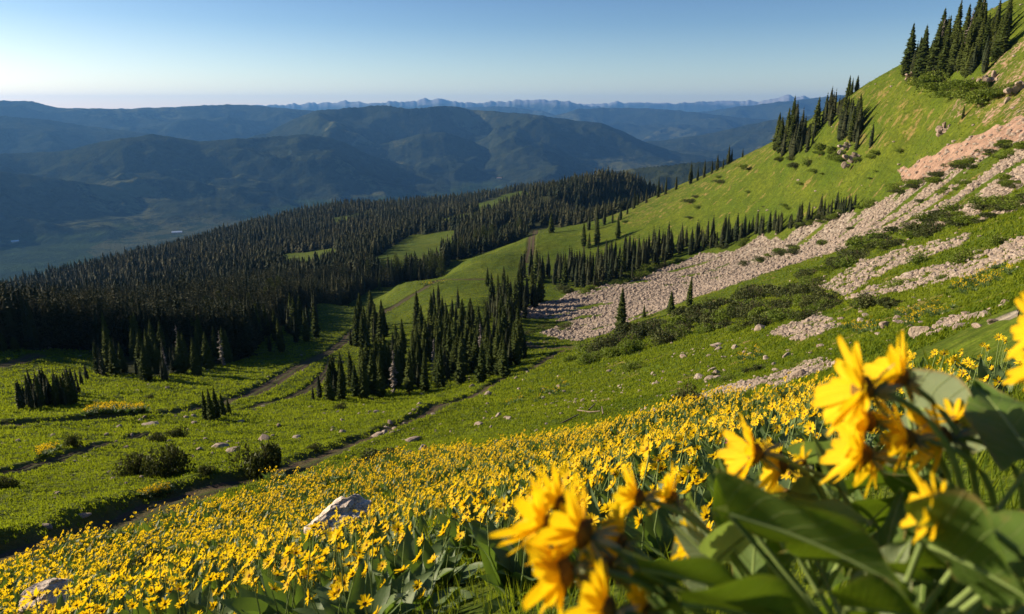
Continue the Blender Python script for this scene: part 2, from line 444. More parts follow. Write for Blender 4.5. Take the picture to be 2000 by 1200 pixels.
# open meadow outline: everything beyond it in the middle distance is forest
MEADOW = [(-300,690),(190,685),(200,730),(320,735),(480,700),(545,640),(600,600),(740,556),(860,540),(872,512),(960,488),(1050,452),(1180,425),(1260,392),(1300,372)]
mt = np.array([ray(u, v)[0] for u, v in MEADOW]); mr = []
for u, v in MEADOW: mr.append(math.log(hp(max(u, -150), v, 20)[2]))
mr = np.array(mr)
edge = np.interp(GT, mt, mr)
FORESTP = lambda T, L: (L > np.interp(T, mt, mr, right=9)) & (T < ray(1330, 360)[0]) | (L > math.log(620))
forest = FORESTP(NTH, NLR).astype(float)
CLEAR = [[(535,500),(650,486),(662,512),(560,524)],[(725,505),(800,460),(890,450),(885,492),(825,528),(745,542)],[(640,430),(720,415),(730,424),(650,440)],[(860,430),(940,412),(950,424),(870,444)],[(380,560),(440,548),(450,560),(390,572)],[(-100,590),(60,572),(70,585),(-100,605)],
         [(920,402),(1020,370),(1040,384),(940,414)],[(960,455),(1000,430),(1010,440),(980,470)],[(130,650),(170,640),(180,650),(150,658)]]
clear = np.zeros_like(GZ, bool)
for s_ in CLEAR: clear |= rmask(s_, 200)
forest[clear] = 0

tmz = GZ.copy()
idx = np.arange(nT * nR).reshape(nT, nR)
FQ = np.stack([idx[:-1, :-1], idx[1:, :-1], idx[1:, 1:], idx[:-1, 1:]], -1).reshape(-1, 4)
FQ = FQ[:, ::-1]
V = np.stack([GX, GY, tmz], -1).reshape(-1, 3)
me = mesh_np('hillside', V, FQ, M_ground, {'scree': scree_c.ravel(), 'red': red.ravel(), 'dry': dry.ravel(), 'forest': forest.ravel(), 'dirt': dirt.ravel()})
tag(link('hillside', me), kind='structure')
# ground behind and under the camera
bx = np.linspace(-60, 60, 61); by = np.linspace(-60, 6, 45)
BX, BY = np.meshgrid(bx, by, indexing='ij')
BZ = -H0 + 0.30 * BX - 0.42 * BY - 0.10 - 0.9 * np.clip(BY + 1, 0, 3) - 0.35 * np.clip(np.abs(BX) * (BY > 0), 0, 9)
bi = np.arange(BX.size).reshape(BX.shape)
FB = np.stack([bi[:-1, :-1], bi[1:, :-1], bi[1:, 1:], bi[:-1, 1:]], -1).reshape(-1, 4)
me = mesh_np('ground', np.stack([BX, BY, BZ], -1).reshape(-1, 3), FB, M_ground)
tag(link('ground', me), kind='structure')

# the tracks themselves, sheets just above their beds
kt = NT('track soil'); n_a = kt.noise(0.8, 5, .7); n_b = kt.noise(5, 4, .7)
ct = kt.mix(n_a, (0.042, 0.030, 0.020), (0.095, 0.070, 0.048)); ct = kt.mix(kt.ramp(n_b, [(.4, 0.), (.7, .8)]), ct, (.065, .05, .035))
gr_ = kt.math('MULTIPLY', kt.attr('green'), kt.ramp(n_b, [(.35, 0.), (.55, 1.)])); ct = kt.mix(gr_, ct, (.06, .09, .012))
M_track = kt.done(ct, .95, kt.bump(n_b, .8, .15), spec=.05)
for nm, L, wd, dp in TRACKS:
    seg = [L[0]]
    for p in L[1:]:
        if np.hypot(*(p - seg[-1])) > .5: seg.append(p)
    seg = np.array(seg); d = np.gradient(seg, axis=0); d /= np.linalg.norm(d, axis=1)[:, None] + 1e-9; nn = np.stack([d[:, 1], -d[:, 0]], 1)
    cs = np.linspace(-1, 1, 11); VV = []; GG = []
    ej = perlin(np.arange(len(seg)) * .35, np.zeros(len(seg)), 5) * .3
    for c_ in cs:
        q = seg + nn * (c_ * wd * (.62 + .2 * ej * np.sign(c_)))[:, None]; rr_ = np.hypot(q[:, 0], q[:, 1])
        z = height(q[:, 0], q[:, 1]) + .03 + rr_ * .0006 - .08 * math.exp(-((abs(c_) - .5) / .2) ** 2) - (.06 if abs(c_) == 1 else 0)
        VV.append(np.stack([q[:, 0], q[:, 1], z], 1)); GG.append(np.full(len(seg), math.exp(-(c_ / .2) ** 2) + max(0, abs(c_) - .8) * 5))
    VV = np.stack(VV, 1).reshape(-1, 3); GG = np.stack(GG, 1).ravel(); ix = np.arange(len(VV)).reshape(-1, 11)
    FQ = np.stack([ix[:-1, :-1], ix[:-1, 1:], ix[1:, 1:], ix[1:, :-1]], -1).reshape(-1, 4)
    tag(link('dirt_track', mesh_np('dirt_track', VV, FQ, M_track, {'green': GG})), kind='structure')

# ------------------------------------------------------------------ far hills and valley
TF = np.linspace(-0.95, 0.95, 1150); LF = np.linspace(math.log(2100), math.log(33500), 800)
T2, L2 = np.meshgrid(TF, LF, indexing='ij'); R2 = np.exp(L2); X2 = R2 * np.sin(T2); Y2 = R2 * np.cos(T2)
Z2 = FLOOR + fbm(X2 / 1500, Y2 / 1500, 4, 3) * 18
rock = np.zeros_like(Z2)
def hill_range(pts, r0, wf, wb, spur=0.4, sl=2500, seed=1, skew=0.0, rk=False, jag=0.0, slf=1.0):
    global Z2, rock
    th = np.array([float(ray(u, v)[0]) for u, v in pts]); ee = np.array([float(ray(u, v)[1]) for u, v in pts])
    o = np.argsort(th); th = th[o]; ee = ee[o]
    rc = r0 * (1 + skew * T2) + perlin(T2 * 9, T2 * 0 + seed, seed) * wf * 0.18
    crest = np.interp(T2, th, ee)
    crest = crest + perlin(T2 * 60, T2 * 0, seed + 3) * 0.0009 + perlin(T2 * 170, T2 * 0, seed + 4) * 0.0004
    if jag: crest = crest + jag * (np.abs(perlin(T2 * 45, T2 * 0, seed + 5)) + 0.5 * np.abs(perlin(T2 * 120, T2 * 0, seed + 6)) - 0.3)
    fade = sstep(th[0] - 0.10, th[0], T2) * (1 - sstep(th[-1], th[-1] + 0.10, T2))
    top = (crest * rc - FLOOR)
    t = (R2 - rc)
    t = np.where(t < 0, -t / wf, t / wb)
    rg = 1 - np.abs(perlin(X2 / sl, Y2 / sl, seed + 10)) * 2
    rg = rg * 0.6 + (1 - np.abs(perlin(X2 / sl * 2.3, Y2 / sl * 2.3, seed + 11)) * 2) * 0.3 + fbm(X2 / sl * 5, Y2 / sl * 5, 3, seed + 12) * 0.3
    k = np.clip(t * 3.0, 0, 1)
    tt = t - spur * (rg - 0.35) * k * (1 - 0.3 * t)
    s = np.clip(1 - tt, 0, 1.15); s = np.where(s < 1, s ** 1.25 * (1 - 0.12 * np.sin(np.pi * np.clip(s, 0, 1))), s)
    s = np.minimum(s, 1 - 0.55 * k * t)
    z = FLOOR - 30 + (top + 30) * s * fade ** 0.7
    m = z > Z2
    Z2 = np.where(m, z, Z2)
    if rk: rock = np.where(m, 1.0, rock)
hill_range([(-200,190),(0,196),(60,197),(110,210),(220,213),(340,209),(440,204),(490,205),(560,212),(640,219),(760,222)], 13500, 4200, 5000, 0.45, 2600, 1)
hill_range([(-250,215),(-50,222),(80,232),(180,247),(300,262),(420,285)], 10500, 3000, 1500, 0.35, 2200, 41)
hill_range([(520,262),(560,238),(620,215),(700,209),(750,205),(800,212),(872,206),(930,215),(1030,222),(1130,236),(1175,240),(1215,256),(1260,278),(1330,300)], 9400, 3300, 3300, 0.5, 2000, 21)
hill_range([(-250,290),(0,300),(120,296),(200,276),(300,262),(390,276),(480,270),(600,262),(660,272),(720,302),(800,325),(880,350)], 6900, 2000, 1300, 0.5, 1500, 31)
hill_range([(690,300),(750,280),(820,262),(870,258),(920,274),(980,305),(1060,330)], 7900, 1700, 1200, 0.45, 1300, 51)
hill_range([(-250,325),(0,335),(120,350),(250,368),(400,385)], 5600, 1300, 1000, 0.4, 1100, 61)
hill_range([(1060,232),(1130,213),(1180,211),(1250,211),(1330,216),(1430,228),(1560,240)], 17500, 4200, 4000, 0.5, 3000, 71)
hill_range([(1290,275),(1380,262),(1450,246),(1530,230),(1620,224),(1800,215)], 11500, 2600, 3000, 0.5, 2000, 81)
hill_range([(1380,218),(1430,210),(1500,202),(1560,195),(1640,186),(1900,180)], 21000, 4000, 4000, 0.5, 3500, 91)
hill_range([(1085,362),(1130,346),(1190,337),(1260,326),(1330,319),(1400,313),(1520,304)], 3700, 900, 700, 0.4, 700, 97)
hill_range([(860,214),(920,209),(990,208),(1040,215)], 20000, 3000, 3000, 0.4, 3000, 95)
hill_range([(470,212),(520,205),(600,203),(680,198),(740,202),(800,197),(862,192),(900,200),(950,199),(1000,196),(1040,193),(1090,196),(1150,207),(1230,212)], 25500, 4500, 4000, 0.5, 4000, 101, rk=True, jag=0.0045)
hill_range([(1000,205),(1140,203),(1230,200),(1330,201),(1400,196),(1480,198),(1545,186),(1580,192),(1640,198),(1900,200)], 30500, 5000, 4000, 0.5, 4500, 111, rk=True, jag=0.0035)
idx = np.arange(Z2.size).reshape(Z2.shape)
FQ = np.stack([idx[:-1, :-1], idx[1:, :-1], idx[1:, 1:], idx[:-1, 1:]], -1).reshape(-1, 4)[:, ::-1]
fl = 1 - sstep(FLOOR + 14, FLOOR + 45, Z2)
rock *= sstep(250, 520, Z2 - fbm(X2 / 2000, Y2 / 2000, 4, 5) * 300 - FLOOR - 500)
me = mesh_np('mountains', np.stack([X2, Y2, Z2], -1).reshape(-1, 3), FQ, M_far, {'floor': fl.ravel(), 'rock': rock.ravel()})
tag(link('mountains', me), kind='structure')
# ------------------------------------------------------------------ haze
k = NT('haze'); 
pv = k.n('ShaderNodeVolumePrincipled', {'Color': (0.16, 0.44, 0.98, 1), 'Density': 0.000029, 'Anisotropy': 0.2})
k.t.links.new(pv.outputs[0], k.out.inputs['Volume'])
def box(x0, x1, y0, y1, z0, z1):
    Vb = [(x, y, z) for z in (z0, z1) for y in (y0, y1) for x in (x0, x1)]
    Fb = [(0, 2, 3, 1), (4, 5, 7, 6), (0, 1, 5, 4), (2, 6, 7, 3), (0, 4, 6, 2), (1, 3, 7, 5)]
    return np.array(Vb, float), np.array(Fb)
Vb, Fb = box(-27500, 27500, -300, 34500, float(min(Z2.min(), GZ.min())) - 1, max(float(Z2.max()), float(GZ.max())) + 60)
tag(link('haze', mesh_np('haze', Vb, Fb, k.m, smooth=False)), kind='stuff')
# ------------------------------------------------------------------ conifers
def rnd(a, b): return random.uniform(a, b)
def fir_crown(seed, h=10.0, rad=1.35, wh=30, nb=7, gap=0.25, ragged=0.3, droop=0.5, heart=True):
    r = random.Random(seed); V = []; T = []
    for i in range(wh):
        t = i / wh; z = gap + (h - gap) * t ** 0.95
        prof = min(1.0, 0.62 + 1.6 * t) * (1 - t) ** 0.82
        for b in range(nb):
            if r.random() < ragged * 0.3: continue
            a = 2 * math.pi * (b + r.random() * 0.9) / nb + i * 1.3
            L = rad * prof * r.uniform(1 - ragged, 1 + ragged * 0.5) + 0.10
            zz = z + r.uniform(-0.12, 0.12); ca, sa = math.cos(a), math.sin(a)
            w_ = L * r.uniform(0.26, 0.40); d = L * droop * r.uniform(0.6, 1.3)
            def P(al, ac, dz): V.append((ca * al - sa * ac, sa * al + ca * ac, zz + dz)); return len(V) - 1
            p0 = P(0, 0, 0.10); m = P(L * .55, 0, -d * .35 + .05); l = P(L * .6, w_, -d * .75); q = P(L * .6, -w_, -d * .75); tip = P(L, 0, -d * r.uniform(.4, .9)); hg = P(L * .45, r.uniform(-.1, .1), -d * 1.3 - 0.12)
            T += [(p0, l, m), (m, l, tip), (p0, m, q), (m, tip, q), (l, hg, q), (p0, hg, l)]
    k = len(V); V += [(0, 0, h * 1.04), (.05, 0, h * .94), (-.03, .04, h * .94), (-.03, -.04, h * .94)]
    T += [(k, k + 1, k + 2), (k, k + 2, k + 3), (k, k + 3, k + 1)]
    if not heart: return np.array(V), np.array(T)
    # dense heart of the crown
    k = len(V); n = 7; rings = [(gap + .2, .45), (h * .3, .50), (h * .6, .30), (h * .88, .08)]
    for zz, rr in rings:
        for j in range(n): V.append((math.cos(j * 2 * math.pi / n) * rad * rr * r.uniform(.8, 1.2), math.sin(j * 2 * math.pi / n) * rad * rr * r.uniform(.8, 1.2), zz))
    for q_ in range(3):
        for j in range(n):
            a, b = k + q_ * n + j, k + q_ * n + (j + 1) % n
            T += [(a, b, b + n), (a, b + n, a + n)]
    return np.array(V), np.array(T)
def pine_crown(seed, h=14.0, rad=3.2, n=46, leaf=26):
    r = random.Random(seed); V = []; T = []
    for i in range(n):
        t = (i + r.random()) / n; z = h * (0.10 + 0.86 * t)
        R_ = rad * min(1, .72 + t * .8) * (1 - t) ** 0.62; a = i * 2.4 + r.random(); rr = R_ * r.uniform(.35, .95)
        cx, cy = math.cos(a) * rr, math.sin(a) * rr; s = (0.55 + 0.9 * (1 - t)) * rad / 3.2
        for k in range(leaf):
            d = Vector((r.gauss(0, 1), r.gauss(0, 1), r.gauss(0, .6))).normalized() * s * r.uniform(.5, 1.1)
            p = Vector((cx, cy, z)) + d; q = len(V)
            e1 = Vector((r.gauss(0, 1), r.gauss(0, 1), r.gauss(0, 1))).normalized() * s * .38; e2 = d.cross(e1).normalized() * s * .22
            V += [tuple(p - e1), tuple(p + e1), tuple(p + e2 + d * .25)]; T.append((q, q + 1, q + 2))
    return np.array(V), np.array(T)
def trunk_mesh(h, r0, seed=0, n=7):
    r = random.Random(seed); V = []; T = []; lev = 6
    for i in range(lev):
        t = i / (lev - 1); rr = r0 * (1 - t * .93) * (1.25 if i == 0 else 1)
        for j in range(n): V.append((math.cos(j * 2 * math.pi / n) * rr + r.uniform(-.01, .01), math.sin(j * 2 * math.pi / n) * rr, -0.6 + (h + .6) * t))
    for i in range(lev - 1):
        for j in range(n):
            a, b = i * n + j, i * n + (j + 1) % n; T += [(a, b, b + n), (a, b + n, a + n)]
    return np.array(V), np.array(T)
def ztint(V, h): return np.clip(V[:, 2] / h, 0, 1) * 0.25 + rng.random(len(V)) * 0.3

FIRS = []
for i in range(7):
    Vc, Tc = fir_crown(i, 10.0, (1.5, 1.8, 1.65, 2.1, 1.35, 1.75, 1.95)[i], 34, 7, (0.1, .5, .2, .3, 1.2, .15, .4)[i], (.25, .4, .3, .35, .5, .3, .45)[i])
    tv, tt = trunk_mesh(9.6, .16, i)
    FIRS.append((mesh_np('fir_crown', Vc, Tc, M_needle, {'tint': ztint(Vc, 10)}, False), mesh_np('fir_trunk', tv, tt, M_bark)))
M_snag = mat_plain('dead wood', (.13, .11, .095), (.26, .23, .20), 3)
DEAD = []
for i in range(2):
    Vc, Tc = fir_crown(40 + i, 10.0, 1.1, 22, 4, .8, .9, .5, False); tv, tt = trunk_mesh(9.6, .15, i + 40)
    DEAD.append((mesh_np('dead_branches', Vc, Tc, M_snag, smooth=False), mesh_np('fir_trunk', tv, tt, M_snag)))
PINES = []
for i in range(3):
    Vc, Tc = pine_crown(20 + i, 14.0, (3.4, 2.9, 3.8)[i])
    tv, tt = trunk_mesh(13.0, .3, i + 9)
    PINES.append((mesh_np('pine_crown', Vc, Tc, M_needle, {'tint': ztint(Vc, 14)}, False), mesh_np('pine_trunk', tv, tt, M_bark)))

def in_poly_px(pts, n, rmin=5, seed=0):
    r = random.Random(seed); us = [p[0] for p in pts]; vs = [p[1] for p in pts]; out = []
    poly = pts
    while len(out) < n:
        u = r.uniform(min(us), max(us)); v = r.uniform(min(vs), max(vs)); c = False
        for i in range(len(poly)):
            x1, y1 = poly[i]; x2, y2 = poly[(i + 1) % len(poly)]
            if (y1 > v) != (y2 > v) and u < (v - y1) / (y2 - y1) * (x2 - x1) + x1: c = not c
        if c: out.append((u, v))
    return out
TREES = []   # (px height, x, y, z, h, kind, label, group)
def add_tree(u, v, px, kind, label, group, rmin=30):
    x, y, r = hp(u, v, rmin)
    if not r == r: return
    z = float(height(x, y)); f = y * cp - z * sp
    TREES.append((px, x, y, z, px * f / F, kind, label, group))
def clump(poly, n, px, kind, label, group, seed, scale_v=None):
    if group.startswith('firs in the top'): px = (px[0] * .62, px[1] * .92)
    for (u, v) in in_poly_px(poly, n, seed=seed):
        p = random.uniform(*px) * random.choice((1, 1, .85, 1.08, .7, .55))
        if scale_v: p *= np.interp(v, *scale_v)
        add_tree(u, v, p, kind, label, group)
clump([(605,778),(640,770),(800,762),(870,748),(985,735),(1020,700),(1010,655),(930,645),(900,612),(850,604),(822,655),(770,700),(700,738)], 165, (72, 104), 'fir', 'dark fir in the central clump', 'firs in the central clump', 1, ([600, 700, 770], [.62, .9, 1.0]))
for u, v, p in ((625,778,52),(612,781,28),(645,782,70),(668,780,78),(655,776,50),(695,775,74),(712,778,88),(730,770,100),(745,775,92),(770,768,96),(800,770,100),(830,765,90),(860,758,96),(900,752,84),(940,748,92),(985,738,80),(1010,712,70),(1025,700,50),(975,700,96),(985,680,92),(815,640,80),(848,606,48),(857,602,52),(895,604,46)):
    add_tree(u, v, p, 'fir', 'dark fir edging the central clump', 'firs edging the central clump')
clump([(665,678),(745,682),(755,655),(720,630),(690,645)], 30, (46, 86), 'fir', 'fir in the clump beside the winding track', 'firs beside the winding track', 2)
clump([(190,735),(245,742),(320,748),(425,728),(500,690),(470,650),(300,665),(200,680)], 110, (68, 98), 'fir', 'dark fir on the left forest edge', 'firs on the left forest edge', 3)
clump([(500,690),(545,692),(625,662),(630,625),(560,640),(505,655)], 26, (50, 78), 'fir', 'dark fir in the stand ending the left forest', 'firs at the right end of the left forest', 4)
clump([(38,800),(140,795),(158,768),(60,772)], 60, (48, 66), 'fir', 'short fir in the isolated far left clump', 'firs in the far left clump', 5)
for u, v, p in ((42,800,62),(160,752,34),(170,742,36),(150,748,30)): add_tree(u, v, p, 'fir', 'fir ending the isolated far left clump', 'firs ending the far left clump')
for u, v, p, l in ((403,820,66,'leftmost'),(414,822,74,'second'),(424,818,70,'third'),(435,812,52,'fourth'),(447,808,36,'small rightmost')):
    add_tree(u, v, p, 'fir', l + ' fir of the tight group of five alone on the left meadow', 'tight group of five firs')
clump([(1010,548),(1150,566),(1230,548),(1330,508),(1500,463),(1640,425),(1690,408),(1640,412),(1500,444),(1350,474),(1200,516),(1080,538),(1000,528)], 230, (46, 62), 'fir', 'slim fir in the row above the scree', 'firs in the row above the scree', 6, ([400, 470, 560], [.62, .85, 1.05]))
clump([(945,640),(990,650),(1060,595),(1050,578),(960,592)], 44, (50, 78), 'fir', 'fir in the stand at the scree tip', 'firs at the scree tip', 7)
for i, (u, v, p) in enumerate(((1196,436,26),(1212,430,30),(1225,420,24),(1238,408,40),(1262,397,30),(1285,387,42),(1300,380,36),(1320,372,28),(1348,360,44),(1362,354,30),(1375,347,36),(1390,340,28),(1400,335,34),(1412,330,22),(1422,322,38),(1428,318,28),(1450,308,18),(1180,440,34),(1165,445,40),(1150,450,36),(1245,402,26))):
    add_tree(u, v, p, 'fir', 'small fir on the lower crest', 'firs along the lower crest')
clump([(1512,290),(1530,308),(1562,318),(1585,292),(1600,268),(1570,252),(1530,270)], 40, (50, 76), 'fir', 'dark fir in the lowest skyline clump', 'firs in the lowest skyline clump', 8)
clump([(1600,240),(1640,280),(1680,300),(1702,300),(1700,272),(1655,222),(1620,215)], 44, (44, 68), 'fir', 'dark fir in the middle slope clump', 'firs in the middle slope clump', 9)
for i, (u, v, p) in enumerate(((1649,188,38),(1656,186,42),(1662,184,34))): add_tree(u, v + 3, p, 'fir', 'fir of the skyline trio', 'three firs against the sky')
add_tree(1673, 178, 31, 'fir', 'thin single fir just right of the three against the sky', 'lone fir against the sky')
clump([(1756,150),(1790,165),(1850,150),(1920,150),(1975,95),(1960,45),(1905,65),(1830,100),(1782,132)], 125, (60, 108), 'fir', 'dark fir in the top slope clump', 'firs in the top slope clump', 10)
for u, v, p, l in ((1213,642,86,'tall fir standing alone at the lower edge of the pale scree'),(1345,598,64,'dark fir on the lower scree edge among green shrubs'),(1310,614,52,'thin fir left of the dark fir on the lower scree edge'),
                   (1258,622,30,'small fir right of the tall one below the scree'),(1140,485,54,'left fir of the three on the green slope above the row'),(1166,478,58,'right fir of the three on the green slope above the row'),(1150,486,34,'short middle fir of the three on the green slope'),
                   (1207,465,46,'lone fir casting a long shadow on the green slope'),(1077,456,42,'lone fir beside the upper bend of the track'),(742,568,28,'small lone fir on the bright green knoll left of the track'),
                   (1880,232,28,'small lone fir on the dry slope below the top clump'),(952,560,40,'thin fir left of the scree row on the bright meadow')):
    add_tree(u, v, p, 'fir', l, 'lone firs')
for u, v, p in ((775,548,56),(792,546,40),(845,543,58),(862,541,50),(832,545,50),(750,548,46),(812,548,38),(720,550,44)):
    add_tree(u, v, p, 'pine', 'broad pine behind the bright knoll', 'pines behind the green knoll')
for u, v, p in ((930,490,46),(945,488,50),(960,482,46),(1015,464,40),(900,504,44),(888,506,36)):
    add_tree(u, v, p, 'pine', 'broad pine beyond the rounded meadow', 'pines beyond the rounded meadow')
clump([(440,660),(520,640),(560,612),(560,590),(520,600),(430,630)], 46, (50, 74), 'pine', 'bushy pine fronting the left forest', 'pines at the front of the left forest', 11)
clump([(-30,690),(190,685),(185,665),(-30,670)], 34, (34, 56), 'pine', 'rounded pine above the far left meadow', 'pines above the far left meadow', 12)
clump([(200,690),(440,660),(430,630),(320,640),(200,665)], 44, (50, 62), 'pine', 'pine behind the left forest edge', 'pines behind the left forest edge', 13)

TREES.sort(key=lambda t: -t[0])
NAMES = {'fir': 'fir_tree', 'pine': 'pine_tree'}
cnt = {'fir': 0, 'pine': 0}; rest = []
for px, x, y, z, h, kind, label, group in TREES:
    cap = 300 if kind == 'fir' else 130
    special = group.startswith(('lone', 'three', 'tight'))
    if cnt[kind] >= cap and not special: rest.append((x, y, z, h, kind)); continue
    cnt[kind] += 1
    cm, tm = random.choice(FIRS if kind == 'fir' else PINES)
    dead = kind == 'fir' and not special and random.random() < .045
    if dead: cm, tm = random.choice(DEAD); label = label.replace('dark fir', 'fir').replace('slim fir', 'fir').replace('fir', 'bare grey dead fir', 1)
    base = 10.4 if kind == 'fir' else 14.2
    root = bpy.data.objects.new(NAMES[kind], None); C.objects.link(root)
    root.location = (x, y, z - 0.1); s = h / base; wd = rnd(.95, 1.2) * (1.0 if kind == 'fir' else .95)
    root.scale = (s * wd, s * wd, s); root.rotation_euler = (rnd(-.03, .03), rnd(-.03, .03), rnd(0, 6.28))
    root.empty_display_size = 0.1
    tag(root, label, 'fir tree' if kind == 'fir' else 'pine tree', group)
    link('crown', cm, root); link('trunk', tm, root)

# ------------------------------------------------------------------ forest mass (nobody could count it)
LOW = [fir_crown(60 + i, 1.0, (.15, .18, .13)[i], 9, 5, .03, .4) for i in range(3)]
LOW = [(v * np.array([1, 1, 1]), t) for v, t in LOW]
def low_fir(seed, rad, bushy=False):
    r = random.Random(seed); V = []; T = []
    for i in range(8):
        t = i / 8; z = .05 + .9 * t; pr = (1 - t) ** (.6 if bushy else .9) * min(1, .7 + t * 2)
        n = 5
        for b in range(n):
            a = 2 * math.pi * (b + r.random()) / n; L = rad * pr * r.uniform(.6, 1.2) + .01; k = len(V); da = r.uniform(.45, .7)
            V += [(0, 0, z + .10), (math.cos(a - da) * L * .9, math.sin(a - da) * L * .9, z - .03 - r.random() * .04), (math.cos(a) * L * 1.15, math.sin(a) * L * 1.15, z - .06), (math.cos(a + da) * L * .9, math.sin(a + da) * L * .9, z - .02 - r.random() * .05)]
            T += [(k, k + 1, k + 2), (k, k + 2, k + 3)]
    k = len(V); V += [(0, 0, 1.03), (rad * .12, 0, .9), (-rad * .08, rad * .1, .9), (-rad * .08, -rad * .1, .9)]; T += [(k, k + 1, k + 2), (k, k + 2, k + 3), (k, k + 3, k + 1)]
    return np.array(V), np.array(T)
def mid_fir(seed, rad, wh):
    v, t = fir_crown(seed, 10.0, rad * 10, wh, 6, .3, .45)
    return v / 10.0, t
def mid_pine(seed, rad):
    v, t = pine_crown(seed, 14.0, rad, 30, 16); return v / 14.0, t
LOW = [low_fir(1, .16), low_fir(2, .19), low_fir(3, .22), low_fir(4, .25, True), low_fir(5, .30, True), mid_fir(6, .13, 15), mid_fir(7, .16, 16), mid_pine(8, 3.2), mid_pine(9, 3.6)]
def scatter(t0, t1, l0, l1, st, sl_):
    a = np.arange(t0, t1, st); b = np.arange(l0, l1, sl_)
    A, B = np.meshgrid(a, b, indexing='ij')
    A = (A + (rng.random(A.shape) - .5) * st * 1.3).ravel(); B = (B + (rng.random(B.shape) - .5) * sl_ * 1.3).ravel()
    return A, B
A, B = scatter(-0.80, 0.42, math.log(170), math.log(2100), .0052, .0085)
msk = sample(forest, np.exp(B) * np.sin(A), np.exp(B) * np.cos(A)) > .5
X = np.exp(B) * np.sin(A); Y = np.exp(B) * np.cos(A)
Z = height(X, Y); pu, pv_ = proj(X, Y, Z + 12)
# drop those far behind a crest
ai = np.clip(np.round(np.interp(A, TH, np.arange(nT))).astype(int), 0, nT - 1)
MX = np.maximum.accumulate(GZ / GR, axis=1)
bi_ = np.clip(np.interp(B, LR, np.arange(nR)).astype(int), 0, nR - 1)
vis = (Z + 26) / np.exp(B) > MX[ai, bi_]
dens = fbm(X / 70, Y / 70, 3, 71) > np.where(np.exp(B) > 300, -0.22, -0.5)
keep = msk & vis & dens
# keep the individually built stands free
X, Y, Z, B = X[keep], Y[keep], Z[keep], B[keep]
rr = np.exp(B)
# a dead grey-brown belt and greener belts
brown = np.clip(fbm(X / 160, Y / 160, 3, 72) * 1.2 + .35, 0, 1) * sstep(450, 800, rr)
tint = np.clip(rng.random(len(X)) ** 2 * .6 + brown * .4, 0, 1)
hgt = (9 + rng.random(len(X)) * 6 + 3 * sstep(300, 900, rr)) * (0.85 + .3 * fbm(X / 80, Y / 80, 2, 5))
hgt *= np.where(rng.random(len(X)) < .3, .45 + .4 * rng.random(len(X)), .85 + .4 * rng.random(len(X)))
pick = np.where(rr > 430, rng.integers(0, 4, len(X)), rng.integers(5, 9, len(X)))
pos = np.stack([X, Y, Z - .3], 1)
if rest:
    ra = np.array([(a, b, c, d, e == 'pine') for a, b, c, d, e in rest], float)
    pos = np.concatenate([pos, ra[:, :3]]); hgt = np.concatenate([hgt, ra[:, 3]]); tint = np.concatenate([tint, rng.random(len(ra)) * .3]); pick = np.concatenate([pick, np.where(ra[:, 4] > 0, 7, 5 + rng.integers(0, 2, len(ra)))])
sc = np.stack([hgt * 1.15, hgt], 1)
Vm, Fm, Tm = merge(LOW, pick, pos, rng.random(len(pos)) * 6.28, sc, tint)
tag(link('conifer_forest', mesh_np('conifer_forest', Vm, Fm, M_forest, {'tint': Tm}, False)), 'dense dark conifer forest covering the ridges beyond the meadow', 'forest', kind='stuff')
print('forest trees', len(pos), 'tris', len(Fm), 'individual', cnt, 'rest', len(rest))

# ------------------------------------------------------------------ shrubs
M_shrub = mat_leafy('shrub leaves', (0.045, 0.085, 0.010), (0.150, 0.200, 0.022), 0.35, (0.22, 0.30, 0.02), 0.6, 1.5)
M_scrub = mat_leafy('dark scrub', (0.020, 0.034, 0.009), (0.075, 0.090, 0.020), 0.2, (0.10, 0.12, 0.02), 0.7, 1.5)
M_twig = mat_plain('twigs', (0.07, 0.05, 0.035), (0.15, 0.11, 0.08), 6)
def shrub_leaves(seed, n=900, flat=.6, leaf=.055, lobes=9):
    r = random.Random(seed); V = []; T = []
    L = [(r.uniform(-.62, .62), r.uniform(-.62, .62), r.uniform(.2, .62) * flat, r.uniform(.28, .5)) for _ in range(lobes)]
    for i in range(n):
        cx, cy, cz, s = L[i % lobes]
        d = Vector((r.gauss(0, 1), r.gauss(0, 1), r.gauss(0, 1))).normalized() * s * r.uniform(.45, 1.1) ** .6
        p = Vector((cx + d.x, cy + d.y, max(.0, cz + d.z * flat * 1.2))); q = len(V); k = leaf * r.uniform(.6, 1.5)
        e1 = Vector((r.gauss(0, 1), r.gauss(0, 1), r.gauss(0, 1))).normalized() * k; e2 = Vector((r.gauss(0, 1), r.gauss(0, 1), r.gauss(0, 1) + .5)).normalized() * k * .7
        V += [tuple(p - e1), tuple(p + e2), tuple(p + e1), tuple(p - e2)]; T += [(q, q + 1, q + 2), (q, q + 2, q + 3)]
    return np.array(V), np.array(T)
def tube(pts, r0, r1, n=5):
    V = []; T = []; m = len(pts)
    for i, p in enumerate(pts):
        p = Vector(p); d = (Vector(pts[min(i + 1, m - 1)]) - Vector(pts[max(i - 1, 0)])).normalized()
        u_ = d.orthogonal().normalized(); w_ = d.cross(u_); rr_ = r0 + (r1 - r0) * i / (m - 1)
        for j in range(n):
            a = 2 * math.pi * j / n; V.append(tuple(p + (u_ * math.cos(a) + w_ * math.sin(a)) * rr_))
    for i in range(m - 1):
        for j in range(n):
            a, b = i * n + j, i * n + (j + 1) % n; T += [(a, b, b + n), (a, b + n, a + n)]
    return V, T
def join(lst):
    V = []; T = []
    for v, t in lst:
        o = len(V); V += list(map(tuple, v)); T += [(a + o, b + o, c + o) for a, b, c in t]
    return np.array(V), np.array(T)
